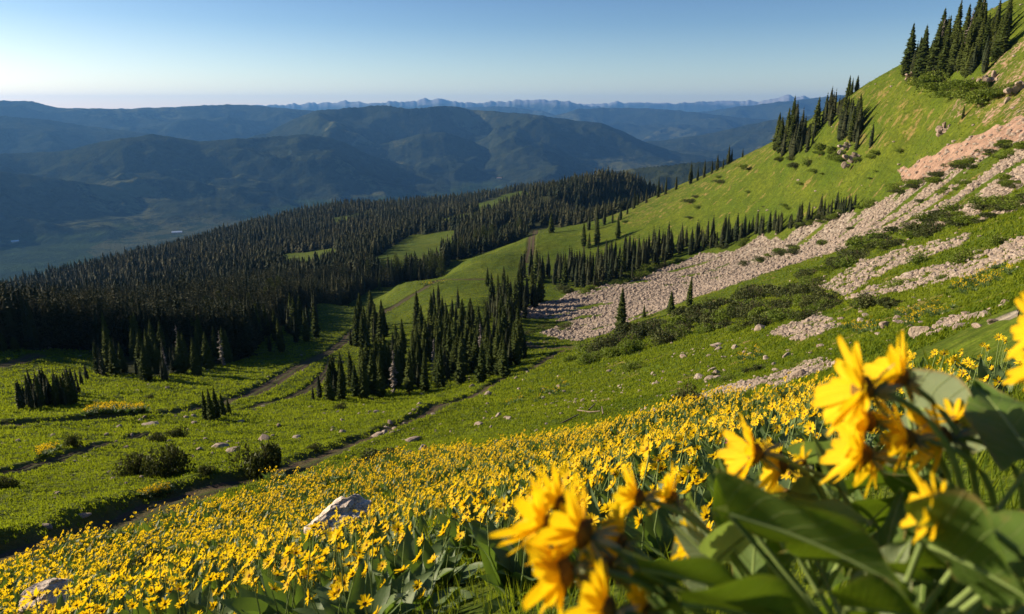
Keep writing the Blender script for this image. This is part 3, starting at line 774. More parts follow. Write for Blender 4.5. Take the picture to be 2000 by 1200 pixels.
def stems_mesh(seed, n=14, flat=.6):
    r = random.Random(seed); parts = []
    for i in range(n):
        a = r.uniform(0, 6.28); e = r.uniform(.3, .9)
        parts.append(tube([(0, 0, -.2), (math.cos(a) * e * .4, math.sin(a) * e * .4, .35 * flat), (math.cos(a) * e * .8, math.sin(a) * e * .8, flat * r.uniform(.7, 1.3))], .022, .005, 4))
    return join(parts)
SHR = []
for i in range(5):
    fl_ = (.62, .8, .5, .7, .42)[i]
    v, t = shrub_leaves(100 + i, (1900, 1700, 2000, 1600, 2200)[i], fl_, (.05, .055, .045, .06, .05)[i]); sv, st_ = stems_mesh(100 + i, flat=fl_)
    for M in (M_shrub, M_scrub):
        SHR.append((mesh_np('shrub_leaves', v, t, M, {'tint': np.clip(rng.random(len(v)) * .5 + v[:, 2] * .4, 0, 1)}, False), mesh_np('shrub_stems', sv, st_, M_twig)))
NSH = 0
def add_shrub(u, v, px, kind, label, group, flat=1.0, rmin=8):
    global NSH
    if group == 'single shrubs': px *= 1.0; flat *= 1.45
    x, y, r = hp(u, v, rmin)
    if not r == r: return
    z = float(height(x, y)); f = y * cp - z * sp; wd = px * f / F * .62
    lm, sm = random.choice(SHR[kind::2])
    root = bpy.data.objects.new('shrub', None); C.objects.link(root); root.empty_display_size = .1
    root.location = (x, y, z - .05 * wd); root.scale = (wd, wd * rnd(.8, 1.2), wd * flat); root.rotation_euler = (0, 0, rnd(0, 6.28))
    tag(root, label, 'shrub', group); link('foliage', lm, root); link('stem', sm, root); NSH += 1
for u, v, px, k_, fl_, lb in ((330,925,78,1,1.3,'tallest round dark shrub on the left meadow'),(266,925,66,1,1.1,'dark shrub just left of the tallest one on the left meadow'),(505,925,84,1,1.1,'dark shrub at the lower track edge above the yellow flowers'),
        (344,856,34,1,1.5,'small upright dark shrub at the top of the row of shrubs on the left meadow'),(308,864,34,1,1.0,'low dark shrub beside the upright one on the left meadow'),(142,874,30,1,1.3,'small dark shrub alone on the far left meadow'),
        (10,955,40,1,1.1,'dark shrub cut by the left frame edge'),(405,925,30,1,1.2,'thin ragged shrub right of the tallest meadow shrub'),(665,800,26,1,.8,'small scrubby bush below the central clump'),(862,778,24,0,.8,'round green bush just above the long track'),
        (292,780,16,1,.9,'tiny bush among stones near the left clump'),(612,878,32,1,.6,'low reddish scrub above the long track'),(745,905,100,1,.35,'wide low juniper scrub at the upper edge of the flowers'),(700,915,60,1,.35,'low juniper left of the wide one at the flower edge'),
        (1340,800,74,1,1.1,'spiky dark bush at the upper edge of the flowers beside pale rubble'),(1240,722,46,0,.7,'green bush on the rocky meadow below the scrub band'),(1150,712,44,0,1.0,'bright green bush beside the bend of the track'),(1225,690,44,0,1.1,'round green bush below the tall lone fir'),
        (1115,705,24,0,1.0,'small green bush at the end of the long track'),(285,1125,110,1,.9,'brown twiggy bush among the yellow flowers lower left'),(1440,885,30,0,.7,'low green bush on the stony meadow right')):
    add_shrub(u, v, px, k_, lb, 'single shrubs', fl_)
def shrubs(poly, n, px, kinds, label, group, seed, flat=(.6, 1.0)):
    for (u, v) in in_poly_px(poly, n, seed=seed): add_shrub(u, v, rnd(*px), random.choice(kinds), label, group, rnd(*flat))
shrubs([(1110,700),(1220,660),(1330,620),(1460,575),(1600,540),(1640,600),(1560,630),(1440,650),(1330,665),(1230,690),(1150,708)], 95, (38, 70), (0, 1, 1), 'green shrub in the thick band below the scree', 'shrubs in the band below the scree', 21)
shrubs([(1560,545),(1660,490),(1800,430),(2030,370),(2030,400),(1880,450),(1760,480),(1640,530)], 60, (34, 74), (0, 1, 1), 'low shrub in the upper band beside the scree', 'shrubs in the upper band', 22, (.4, .7))
shrubs([(1060,575),(1150,575),(1240,555),(1340,515),(1330,505),(1220,540),(1120,560)], 22, (20, 34), (0, 1), 'small shrub at the fir row', 'shrubs under the fir row', 23)
shrubs([(1350,505),(1500,465),(1640,425),(1740,385),(1740,375),(1640,415),(1500,455)], 20, (20, 30), (0, 1), 'small shrub at the upslope fir row', 'shrubs under the fir row upslope', 24, (.5, .8))
shrubs([(1020,655),(1100,650),(1125,635),(1060,630)], 12, (22, 36), (1, 0), 'flat shrub on the scree spit', 'shrubs on the scree spit', 25, (.4, .6))
shrubs([(1440,515),(1500,500),(1575,475),(1560,492),(1470,518)], 10, (28, 44), (0, 1), 'flat shrub in the green scree island', 'shrubs in the scree island', 26, (.3, .5))
shrubs([(1740,372),(1850,330),(2000,268),(2020,290),(1880,345),(1760,385)], 26, (34, 62), (0, 0, 1), 'green shrub under the red gravel', 'shrubs under the red gravel', 27, (.35, .6))
shrubs([(1840,375),(1890,350),(1900,358),(1850,380)], 5, (30, 44), (0, 1), 'green shrub in a short streak on the upper scree', 'shrubs in a streak on the upper scree', 28, (.35, .5))
shrubs([(1920,385),(1980,345),(2010,340),(2000,400)], 8, (30, 50), (0, 1), 'green shrub near the right edge of the upper scree', 'shrubs at the right edge of the scree', 29, (.35, .6))
for u, v, px in ((1665,450,28),(1610,478,26),(1700,405,34),(1800,395,30),(1480,600,80),(1600,605,56),(1530,625,56),(1690,490,66),(1800,515,46),(1760,560,66),(1660,520,50),(1880,515,60),(1700,600,60),(1740,600,50),(1830,600,40),(1900,500,50),(1950,480,50),(1850,545,36)):
    add_shrub(u, v, px, random.choice((0, 0, 1)), 'rounded shrub on the stony right slope', 'shrubs on the stony right slope', rnd(.6, .9))
shrubs([(1780,150),(1850,165),(1930,160),(1990,180),(1940,210),(1850,190),(1790,175)], 26, (34, 66), (0, 0, 0), 'bright green bush below the top fir clump', 'bushes below the top fir clump', 30, (.6, 1.0))
shrubs([(1600,290),(1680,310),(1720,300),(1700,320),(1600,310)], 10, (24, 40), (0, 0), 'green bush beside the small rock outcrop on the steep slope', 'bushes by the rock outcrop', 31)
shrubs([(1520,310),(1590,320),(1570,335),(1530,325)], 6, (18, 30), (0, 1), 'green bush under the lowest skyline clump', 'bushes under the lowest skyline clump', 32)
shrubs([(1290,760),(1400,720),(1500,715),(1450,750)], 6, (18, 34), (0, 1), 'small bush on the stony meadow above the rubble', 'bushes above the rubble', 33)
shrubs([(1180,440),(1400,345),(1510,300),(1700,330),(1740,300),(1850,280),(1720,360),(1500,430),(1250,490)], 20, (9, 30), (0, 0, 0, 1), 'small low bush on the open green slope', 'bushes on the open green slope', 34, (.3, .7))
print('shrubs', NSH)

# ------------------------------------------------------------------ rocks
def mat_rock():
    k = NT('pale limestone'); tc = k.n('ShaderNodeTexCoord').outputs['Object']; n = k.noise(1.6, 6, .7, tc); n2 = k.noise(7, 4, .7, tc)
    c = k.mix(k.ramp(n, [(.35, 0.), (.65, 1.)]), (.23, .19, .155), (.46, .395, .33)); c = k.mix(k.ramp(n2, [(.5, 0.), (.62, .7)]), c, (.16, .125, .10))
    rn = k.n('ShaderNodeObjectInfo').outputs['Random']; c = k.mix(k.math('MULTIPLY', rn, .45), c, (.24, .15, .10))
    t = k.attr('tint'); c = k.mix(k.math('MULTIPLY', t, .4), c, (.17, .135, .11))
    return k.done(c, .95, k.bump(k.math('ADD', n, n2), .9, .05), spec=.1)
M_rock = mat_rock()
def mat_boulder():
    k = NT('boulder stone'); tc = k.n('ShaderNodeTexCoord').outputs['Object']; n = k.noise(2.2, 7, .75, tc); cr_ = k.ramp(k.noise(1.3, 5, .8, tc), [(.49, 0.), (.5, 1.), (.51, 0.)])
    c = k.mix(k.ramp(n, [(.35, 0.), (.65, 1.)]), (.46, .38, .31), (.70, .60, .51)); c = k.mix(k.math('MULTIPLY', cr_, .6), c, (.12, .09, .07))
    return k.done(c, .95, k.bump(k.math('SUBTRACT', n, cr_), .9, .04), spec=.1)
M_boulder = mat_boulder()
def rock_mesh(seed, sub=2, sq=(1, .8, .55), cuts=11):
    import bmesh
    r = random.Random(seed); bm = bmesh.new(); bmesh.ops.create_icosphere(bm, subdivisions=sub, radius=1)
    V = np.array([v.co[:] for v in bm.verts]); T = np.array([[v.index for v in f.verts] for f in bm.faces]); bm.free()
    for i in range(cuts):    # planar fractures
        d = Vector((r.gauss(0, 1), r.gauss(0, 1), r.gauss(0, 1))).normalized(); k = r.uniform(.5, .85)
        pr = V @ np.array(d); o = pr > k; V[o] -= np.outer(pr[o] - k, np.array(d)) * .95
    V += np.stack([perlin(V[:, 0] * 2.5 + seed, V[:, 1] * 2.5 + V[:, 2] * 2, s_) for s_ in (1, 2, 3)], 1) * .10
    if sub >= 4:
        V += np.stack([perlin(V[:, 0] * 9 + seed, V[:, 2] * 14 + V[:, 1] * 5, s_) for s_ in (4, 5, 6)], 1) * .035
    return V * np.array(sq), T
ROCKS = [mesh_np('rock', *rock_mesh(i, 2, (1, rnd(.6, .95), rnd(.4, .75))), M_rock, smooth=False) for i in range(10)]
RPX = []
def rock_at(u, v, px, label, group, big=None, rmin=8, hs=1.0, name='rock', cat='rock', sink=.25, rot=None, r=None):
    if r is None: x, y, r_ = hp(u, v, rmin)
    else:
        th, e = ray(u, v); x, y, r_ = r * math.sin(th), r * math.cos(th), r
    if not r_ == r_: return
    z = float(height(x, y)); f = y * cp - z * sp; s = px * f / F * .6
    me = big or random.choice(ROCKS)
    o = link(name, me); o.location = (x, y, z + s * hs * (.5 - sink) * .4); o.scale = (s, s * rnd(.7, 1.1), s * hs * rnd(.8, 1.1))
    o.rotation_euler = (rnd(-.3, .3), rnd(-.3, .3), rnd(0, 6.28)) if rot is None else rot
    tag(o, label, cat, group); return o
B1 = mesh_np('boulder', *rock_mesh(41, 5, (1.0, .8, .62), 14), M_boulder, smooth=False)
B2 = mesh_np('boulder', *rock_mesh(47, 5, (1.0, .7, .6), 14), M_boulder, smooth=False)
o = rock_at(662, 1075, 132, 'big pale cracked boulder half buried in the yellow flowers at lower centre', 'large boulders', B1, name='boulder', cat='boulder', rot=(0, -.32, .3), hs=1.0)
if o: o.location.z += .36
o = rock_at(96, 1222, 96, 'pale boulder poking out of the flowers at the bottom left corner', 'large boulders', B2, name='boulder', cat='boulder', rot=(0, .05, .9))
if o: o.location.z += .34
for u, v, px, hs, lb in ((1802,655,50,1.2,'large pinkish rock right of centre on the upper right meadow'),(1778,1+640,16,1,'small rock just left of the large pinkish rock'),(1562,738,38,1.2,'brown block of rock at the top of the flower slope beside the rubble'),(1590,733,30,.9,'reddish rock touching the brown block at the top of the flowers'),
        (1487,645,34,.9,'rusty brown rock below the shrub band'),(1402,678,34,.7,'flat grey rock on the meadow under the shrub band'),(1366,740,26,.9,'dark-sided rock left of the pale rubble'),(1385,742,22,.8,'smaller rock touching the dark-sided rock left of the rubble'),(1728,640,24,1.4,'pointed brown rock on the right meadow'),
        (1760,632,30,.8,'pale rock behind the pointed brown rock'),(1690,580,36,.7,'pair of smooth pale rocks under the green shrubs, left one'),(1672,582,26,.7,'pale rock left of the smooth pair under the green shrubs'),(1710,568,28,.7,'pale rock above the smooth pair under the green shrubs'),(1965,594,24,.8,'white rounded rock at the right frame edge'),
        (1880,640,36,.9,'lowest rock of the pile at right behind the flowers'),(1900,625,34,.9,'middle rock of the pile at right behind the flowers'),(1925,620,34,1.1,'upper rock of the pile at right behind the flowers'),(1890,618,30,.8,'left rock of the pile at right behind the flowers'),(1940,632,28,.9,'right rock of the pile at right behind the flowers'),
        (1910,640,30,.9,'front rock of the pile at right behind the flowers'),(828,880,22,1.5,'upright pale rock at the upper edge of the flower field'),(808,862,46,.6,'long flat rock right of the dark track'),(795,890,24,.8,'small rock left of the upright pale rock'),(968,868,22,.8,'rock at the flower edge below centre'),
        (935,890,24,.5,'flat pale slab at the flower edge'),(750,848,20,.9,'dark rock left of the track'),(735,852,34,.4,'thin pale slab beside the dark rock left of the track'),(670,845,18,.6,'pale stone on the green meadow left of the track'),(762,828,16,1,'stone above the track cutting'),
        (645,966,28,.8,'pale rock in the upper flowers above the big boulder'),(580,966,26,.6,'dark flat rock in the flowers near the dark shrub'),(1000,862,18,.9,'small stone cluster right of the flat slab'),(995,820,16,1.1,'stone on the central meadow'),(935,830,22,.7,'grey rock on the meadow above the flowers'),
        (110,1072,36,.6,'long flat rock on the lower edge of the track at far left'),(90,1030,24,.7,'dark rock on the meadow above the far left track'),(160,1010,32,.6,'pale slab on the meadow above the track at left'),(430,875,36,.7,'largest rock of the row on the left meadow'),(455,882,30,.6,'pale rock beside the largest of the left meadow row'),
        (515,860,28,.6,'pale slab on the left meadow above the row'),(580,857,24,.7,'pale rocks right of the slab on the left meadow'),(290,832,40,.35,'dark flat outcrop on the left meadow'),(880,905,22,.6,'dark stone at the top of the flowers')):
    rock_at(u, v, px, lb, 'single rocks', hs=hs)
ZONES = [([(640,800),(1000,740),(1300,700),(1400,720),(1250,790),(1080,840),(850,860),(760,850)], 62, (6, 15), 'pale stone right of the long track', 'stones right of the long track', 41),
 ([(150,850),(350,790),(600,770),(640,790),(760,790),(600,850),(480,890),(250,960),(100,980)], 50, (6, 15), 'stone on the wide left meadow', 'stones on the left meadow', 42),
 ([(1290,700),(1480,660),(1700,610),(1840,580),(1900,620),(1700,680),(1550,720),(1400,750)], 60, (7, 18), 'pale stone on the right meadow', 'stones on the right meadow', 43),
 ([(1220,810),(1300,790),(1420,752),(1560,725),(1610,700),(1640,705),(1560,752),(1440,780),(1300,815)], 90, (7, 17), 'angular stone in the rubble strip', 'rubble strip above the flowers', 44),
 ([(1640,585),(1760,540),(1900,500),(2000,455),(2000,495),(1900,540),(1720,580)], 34, (9, 20), 'pale stone on the bare right streak', 'stones on the bare right streak', 45)]
for poly, n, px, lb, gr, sd_ in ZONES:
    for (u, v) in in_poly_px(poly, n, seed=sd_): rock_at(u, v, rnd(px[0], px[1]) ** 1.0 * random.choice((.7, 1, 1.2)), lb, gr)
def outcrop_mesh(seed):
    r = random.Random(seed); L = []
    for i in range(16):
        v, t = rock_mesh(seed * 31 + i, 2, (r.uniform(.25, .5), r.uniform(.2, .4), r.uniform(.2, .55)), 9)
        L.append((v + np.array([r.gauss(0, .5), r.gauss(0, .25), r.gauss(0, .38)]), t))
    return join(L)
OUTS = [mesh_np('rock_outcrop', *outcrop_mesh(i + 3), M_rock, smooth=False) for i in range(4)]
for u, v, px, lb in ((1672,316,36,'orange rock outcrop on the steep green slope'),(1655,290,26,'small rock outcrop under the middle clump'),(1862,128,34,'orange cliff showing between the top firs'),(1780,152,20,'small crag under the left end of the top clump'),(1990,178,40,'rocky crag at the right edge of the dry slope'),(1930,165,34,'rocky crag below the top clump'),(1845,258,30,'low outcrop at the top of the red gravel')):
    rock_at(u, v, px, lb, 'outcrops on the steep slope', random.choice(OUTS), 100, 1.0, 'rock_outcrop', 'outcrop', .5, (rnd(-.2, .2), rnd(-.2, .2), rnd(-.3, .3)))
# loose stones: uncountable
LR_ = [rock_mesh(200 + i, 1, (1, rnd(.6, .95), rnd(.4, .8)), 7) for i in range(6)]
A, B = scatter(-0.02, 0.80, math.log(18), math.log(420), .0023, .0036)
X = np.exp(B) * np.sin(A); Y = np.exp(B) * np.cos(A); m_ = (sample(scree_c, X, Y) > .45) | ((sample(red, X, Y) > .6) & (rng.random(len(X)) < .25))
X, Y, B = X[m_], Y[m_], B[m_]; rr = np.exp(B); Z = height(X, Y)
# and thinly over the meadows
A2, B2_ = scatter(-0.72, 0.78, math.log(24), math.log(330), .012, .02)
X2_ = np.exp(B2_) * np.sin(A2); Y2_ = np.exp(B2_) * np.cos(A2)
m2 = (sample(forest, X2_, Y2_) < .3) & (rng.random(len(X2_)) < (.10 + .5 * sstep(.0, .3, fbm(X2_ / 14, Y2_ / 14, 3, 61)) * (A2 > 0.0) + .2 * sstep(.1, .3, fbm(X2_ / 14, Y2_ / 14, 3, 62)))) & (sample(dirt, X2_, Y2_) < .3) & ((np.exp(B2_) < 180) | (A2 > .3))
nX = len(X)
X = np.concatenate([X, X2_[m2]]); Y = np.concatenate([Y, Y2_[m2]]); rr = np.hypot(X, Y); Z = height(X, Y)
s = rr * np.where(rr < 70, .0022, .0019) * (0.45 + rng.random(len(X)) ** 4 * 2.6); s[nX:] *= .8; s = np.clip(s, .03, .9)
Vm, Fm, Tm = merge(LR_, rng.integers(0, 6, len(X)), np.stack([X, Y, Z + s * .1], 1), rng.random(len(X)) * 6.28, np.stack([s, s], 1), rng.random(len(X)))
tag(link('scree_stones', mesh_np('scree_stones', Vm, Fm, M_rock, {'tint': Tm}, False)), 'loose pale broken stones spread over the scree and meadows', 'stones', kind='stuff')
print('stones', len(X), len(Fm))
# driftwood-like dead logs
M_dead = mat_plain('weathered wood', (.10, .075, .055), (.24, .19, .15), 5)
for pts, lb in (([(1128,804,0),(1152,808,0),(1172,808,.08)], 'long grey dead log lying at the upper edge of the flowers'),([(1150,806,.1),(1162,798,.25)], 'short broken snag leaning on the grey dead log'),([(1178,812,0),(1175,806,.3)], 'short upright dead stump right of the dead log'),([(1095,830,0),(1130,815,0.1)], 'thin pale dead branch left of the dead log')):
    q = []
    for u, v, dz in pts:
        x, y, r = hp(u, v, 8); q.append(Vector((x, y, float(height(x, y)) + .08 + dz)))
    c0 = q[0].copy(); vv, tt_ = tube([p - c0 for p in q], .055, .03, 7)
    o = link('dead_log', mesh_np('dead_log', np.array(vv), np.array(tt_), M_dead)); o.location = c0; tag(o, lb, 'dead log', 'dead wood at the flower edge')
# ------------------------------------------------------------------ flowers and grass
def petal_mat():
    k = NT('yellow petals'); n = k.noise(3, 3, .6); t = k.attr('tint')
    c = k.mix(k.math('ADD', k.math('MULTIPLY', n, .5), k.math('MULTIPLY', t, .5)), (.82, .50, .005), (.92, .71, .015)); st = k.math('MULTIPLY', k.math('ADD', k.math('SINE', k.math('MULTIPLY', k.attr('across'), 16.0)), 1.0), .5); c = k.mix(k.math('MULTIPLY', st, .28), c, (.70, .34, .004)); bp = k.bump(st, .5, .0012)
    return k.done(c, .65, bp, transl=.42, tcol=k.mix(.5, c, (1.0, .72, .01)), spec=.15)
def leaf_mat(name, a, b, tc, rough=.5, tr=.3, veins=False):
    k = NT(name); n = k.noise(9 if not veins else 22, 4, .6); t = k.attr('tint'); f = k.math('ADD', k.math('MULTIPLY', n, .5), k.math('MULTIPLY', t, .5))
    c = k.mix(f, a, b)
    if veins:
        ac = k.math('ABSOLUTE', k.attr('across')); al = k.attr('along')
        q = k.math('FRACT', k.math('MULTIPLY', k.math('SUBTRACT', al, k.math('MULTIPLY', ac, .22)), 8.0))
        ln = k.math('ABSOLUTE', k.math('SUBTRACT', q, .5)); vn = k.ramp(ln, [(0.0, 1.0), (0.07, 0.0)]); mid = k.ramp(ac, [(0.0, 1.0), (0.06, 0.0)])
        vv_ = k.math('MAXIMUM', vn, mid); c = k.mix(k.math('MULTIPLY', vv_, .5), c, (.22, .28, .10)); ho = k.ramp(k.noise(40, 3, .6), [(.62, 0.), (.68, 1.)])
        c = k.mix(k.math('MULTIPLY', ho, .25), c, (.20, .15, .05)); c = k.mix(k.ramp(k.math('ADD', ac, k.math('MULTIPLY', k.math('SUBTRACT', k.noise(30, 3), .5), .3)), [(.93, 0.), (.97, .6)]), c, (.22, .14, .05))
        return k.done(c, rough, k.bump(k.math('ADD', k.math('MULTIPLY', vv_, -1.0), k.math('MULTIPLY', n, .5)), .6, .003), transl=tr, tcol=tc, spec=.18)
    return k.done(c, rough, k.bump(k.noise(60, 3, .6), .3, .004), transl=tr, tcol=tc, spec=.18)
M_petal = petal_mat()
M_leaf = leaf_mat('balsamroot leaves', (.040, .085, .018), (.15, .205, .09), (.16, .27, .025))
M_disc = mat_plain('flower disc', (.10, .05, .012), (.22, .13, .02), 60)
M_stem = mat_plain('stem', (.13, .19, .05), (.22, .29, .10), 20)
M_sepal = mat_plain('sepals', (.12, .15, .07), (.24, .27, .15), 40)
M_grass = mat_leafy('meadow tufts', (0.055, 0.100, 0.007), (0.205, 0.250, 0.016), 0.42, (0.36, 0.44, 0.016), 0.7, 0.35, False, 0.1)
AXS = Vector(sd)
def frame(ax):
    ax = Vector(ax).normalized(); u_ = ax.orthogonal().normalized(); return ax, u_, ax.cross(u_)
def head(c, ax, R_, r, npet=12, detail=2, cup=.15):
    """flower head: petals, disc"""
    ax, u_, w_ = frame(ax); c = Vector(c); PV = []; PT = []; a0 = r.uniform(0, 6)
    for i in range(npet):
        a = a0 + 2 * math.pi * (i + r.uniform(-.2, .2)) / npet; d = u_ * math.cos(a) + w_ * math.sin(a); s = ax.cross(d)
        L = R_ * r.uniform(.82, 1.08); wd = R_ * (r.uniform(.12, .19) if cup < .5 else r.uniform(.13, .18)); cu = cup + r.uniform(-.2, .2) * (1.5 if cup > .5 else 1); k = len(PV); tw = r.uniform(-.2, .2)
        if detail == 1:
            for al, ac in ((.12, 0), (.6, 1), (1, 0), (.6, -1)): PV.append(tuple(c + d * L * al + s * wd * ac + ax * L * al * cu))
            PT += [(k, k + 1, k + 2), (k, k + 2, k + 3)]
        else:
            rows = [(.10, .35), (.3, .8), (.55, 1.0), (.8, .88), (.93, .62), (1.0, .38)]; cb = r.uniform(-.13, .13); L *= 1 - .25 * (r.random() < .15)
            for al, wf_ in rows:
                up = ax * L * (cu * al + .12 * al * (1 - al) + cb * al ** 3) + s * wd * .5 * cb * al * al
                b = c + d * L * al + up
                PV += [tuple(b + s * wd * wf_ * (1 + tw * al)), tuple(b + ax * (-.06 * R_ * wf_) - d * L * (.07 if al == 1.0 else 0)), tuple(b - s * wd * wf_ * (1 - tw * al))]
            for j in range(len(rows) - 1):
                q = k + j * 3
                for e in (0, 1): PT += [(q + e, q + e + 1, q + e + 4), (q + e, q + e + 4, q + e + 3)]
    DV = []; DT = []; n = 6 if detail == 1 else 14; rd = R_ * (.24 if cup < .5 else .27)
    rings = ((-.12, .5), (-.02, 1.0), (.14, .85), (.22, .4)) if detail > 1 else ((-.1, .9), (.15, .7))
    for h_, f_ in rings:
        for j in range(n):
            a = 2 * math.pi * j / n; q = f_ * (1 + (r.uniform(-.16, .16) if detail > 1 else 0)); DV.append(tuple(c + (u_ * math.cos(a) + w_ * math.sin(a)) * rd * q + ax * R_ * h_))
    for i in range(len(rings) - 1):
        for j in range(n):
            a, b = i * n + j, i * n + (j + 1) % n; DT += [(a, b, b + n), (a, b + n, a + n)]
    DV.append(tuple(c + ax * R_ * (rings[-1][0] + .03))); t0 = (len(rings) - 1) * n
    for j in range(n): DT.append((t0 + j, t0 + (j + 1) % n, len(DV) - 1))
    return (PV, PT), (DV, DT)
def leaf(base, dirv, L, W, r, nseg=7, bend=.5, fold=.35, cordate=True, wave=.04, side=None, cols=2, pet=.25):
    """arrow-shaped leaf blade on a petiole"""
    base = Vector(base); d = Vector(dirv).normalized(); up = Vector((0, 0, 1)); s = d.cross(up)
    if s.length < .05: s = Vector((1, 0, 0))
    s.normalize()
    if side is not None: s = (Vector(side) - d * Vector(side).dot(d)).normalized()
    nrm = s.cross(d).normalized(); V = []; T = []; pts = []
    p = base.copy(); dd = d.copy(); N = 14 if nseg > 5 else nseg + 2; st = L / N; axis = []
    for i in range(N + 1):
        axis.append((p.copy(), dd.copy())); ang = -bend * st / L
        dd = (Matrix.Rotation(ang, 3, s) @ dd).normalized() if True else dd; p = p + dd * st
    ph = r.uniform(0, 6)
    i0 = int(N * pet)
    rows = []
    for i in range(i0, N + 1):
        t = (i - i0) / (N - i0); wf_ = (max(0.0, math.sin(math.pi * min(1, t * .62 + .30)) ** 1.0) * (1 - t ** 3) + .02) if cordate else math.sin(math.pi * (t * .94 + .03)) ** .8
        rows.append((axis[i][0], axis[i][1], wf_ * W, t))
    nc = cols * 2 + 1
    for (p, dd, w_, t) in rows:
        nn = s.cross(dd).normalized()
        for j in range(nc):
            q = (j / cols - 1)
            back = -dd * (L * .10 * abs(q) ** 1.5 * (1 - t) ** 3 * 1.6) if cordate else Vector((0, 0, 0))
            V.append(tuple(p + s * w_ * q + nn * (abs(q) * w_ * fold + W * wave * math.sin(ph + t * 9 + q * 3) * abs(q) * 3) + back))
    for i in range(len(rows) - 1):
        for j in range(nc - 1):
            a = i * nc + j; T += [(a, a + 1, a + nc + 1), (a, a + nc + 1, a + nc)]
    return V, T, [tuple(a[0]) for a in axis[:i0 + 1]]

# --- plant prototypes for the field
def field_plant(seed, detail, nf, nl, sc=1.0):
    r = random.Random(seed); heads = []; leaves = []; stems = []
    for i in range(nf):
        a = r.uniform(0, 6.28); rr_ = r.uniform(.03, .26); b = Vector((math.cos(a) * .04, math.sin(a) * .04, 0))
        tp = Vector((math.cos(a) * rr_ + .02, math.sin(a) * rr_, r.uniform(.26, .46)))
        ax = (Vector((-.85, .45, .45)) + Vector((r.gauss(0, .3), r.gauss(0, .5), r.gauss(0, .3)))).normalized()
        mid = (b + tp) / 2 + Vector((math.cos(a), math.sin(a), 0)) * .03
        heads.append(head(tp, ax, r.uniform(.029, .042), r, 10 if detail == 1 else 12, detail, .35))
        stems.append(tube([b, mid, tp - ax * .012], .0035, .0028, 3 if detail == 1 else 5))
    for i in range(nl):
        a = 2 * math.pi * i / nl + r.uniform(-.4, .4); el = r.uniform(.65, 1.35); d = (math.cos(a) * math.cos(el), math.sin(a) * math.cos(el), math.sin(el))
        L = r.uniform(.24, .40); v, t, ax_ = leaf((math.cos(a) * .03, math.sin(a) * .03, -.02), d, L, L * r.uniform(.14, .22), r, 3 if detail == 1 else 6, r.uniform(.2, .9), .4, True, .05, None, 1, .25)
        leaves.append((v, t))
        if detail > 1: stems.append(tube(ax_, .0035, .003, 4))
    return heads, leaves, stems
def tnt(V, lo=0, hi=1): return lo + rng.random(len(V)) * (hi - lo)
def mk_leafmesh(v, t, M=None): 
    v = np.array(v); return mesh_np('leaf', v, np.array(t), M or M_leaf, {'tint': np.full(len(v), random.random())})
FIELD_N = 6
proto_full = []; proto_part = []
for s_ in range(FIELD_N):
    heads, leaves, stems = field_plant(500 + s_, 2, 5 + s_ % 3, 12)
    parts = []
    for (P_, D_) in heads:
        parts.append(('flower_head', mesh_np('flower_head', np.array(P_[0]), np.array(P_[1]), M_petal, {'tint': np.full(len(P_[0]), random.random())}), mesh_np('flower_disc', np.array(D_[0]), np.array(D_[1]), M_disc)))
    for v, t in leaves: parts.append(('leaf', mk_leafmesh(v, t), None))
    sv, st_ = join(stems); parts.append(('stem', mesh_np('stem', sv, st_, M_stem), None))
    proto_full.append(parts)
    heads, leaves, stems = field_plant(600 + s_, 1, 5 + s_ % 3, 12)
    lv, lt = join(leaves); sv, st_ = join(stems); pp_ = []
    for (P_, D_) in heads:
        v, t = join([P_, D_]); pp_.append(('flower_head', mesh_np('flower_head', v, t, [M_petal, M_disc], {'tint': np.full(len(v), random.random())}, False, np.repeat([0, 1], [len(P_[1]), len(D_[1])]))))
    proto_part.append(pp_ + [('foliage', mesh_np('foliage', lv, lt, M_leaf, {'tint': tnt(lv)})), ('stem', mesh_np('stem', sv, st_, M_stem))])
FLE = [(-260,1120,20),(0,1088,20),(150,1048,21.5),(300,1000,24),(420,958,27),(560,925,30),(700,905,30),(900,872,28),(1100,842,26),(1250,803,24),(1400,778,22),(1500,762,20),(1650,738,16),(1750,702,13),(1850,664,11),(2000,612,8),(2200,560,7)]
ft = np.array([ray(a, b)[0] for a, b, c in FLE]); fr = np.array([c for a, b, c in FLE], float)
def flower_zone(A, r): return r < np.interp(A, ft, fr)
PL = []
r_ = 2.0
while r_ < 32:
    sp_ = max(.30, .0135 * r_)
    n = int(1.75 / (sp_ / r_)); a = np.linspace(-.92, .84, n) + (rng.random(n) - .5) * sp_ / r_ * 1.5
    rr = r_ + (rng.random(n) - .5) * sp_ * 1.5
    for q in range(n): PL.append((a[q], rr[q]))
    r_ += sp_
PL = np.array(PL); edge_n = fbm(np.sin(PL[:, 0]) * PL[:, 1] / 2.5, np.cos(PL[:, 0]) * PL[:, 1] / 2.5, 3, 81)
inz = flower_zone(PL[:, 0], PL[:, 1] * (1 + .08 * edge_n))
inz &= ~((PL[:, 0] > .10) & (PL[:, 1] < 2.3)) & (PL[:, 1] > 2.55 - .3 * np.clip(PL[:, 0] + .2, 0, 1))
gapn = fbm(np.sin(PL[:, 0]) * PL[:, 1] / 1.2, np.cos(PL[:, 0]) * PL[:, 1] / 1.2, 3, 83) * .7 + fbm(np.sin(PL[:, 0]) * PL[:, 1] / 5, np.cos(PL[:, 0]) * PL[:, 1] / 5, 3, 84) * .5
PL = PL[inz]; gapn = gapn[inz]
PX = PL[:, 1] * np.sin(PL[:, 0]); PY = PL[:, 1] * np.cos(PL[:, 0]); PZ = height(PX, PY)
bo = hp(662, 1085, 5)
sb = hp(285, 1125, 8)
cb_ = hp(100, 1240, 5)
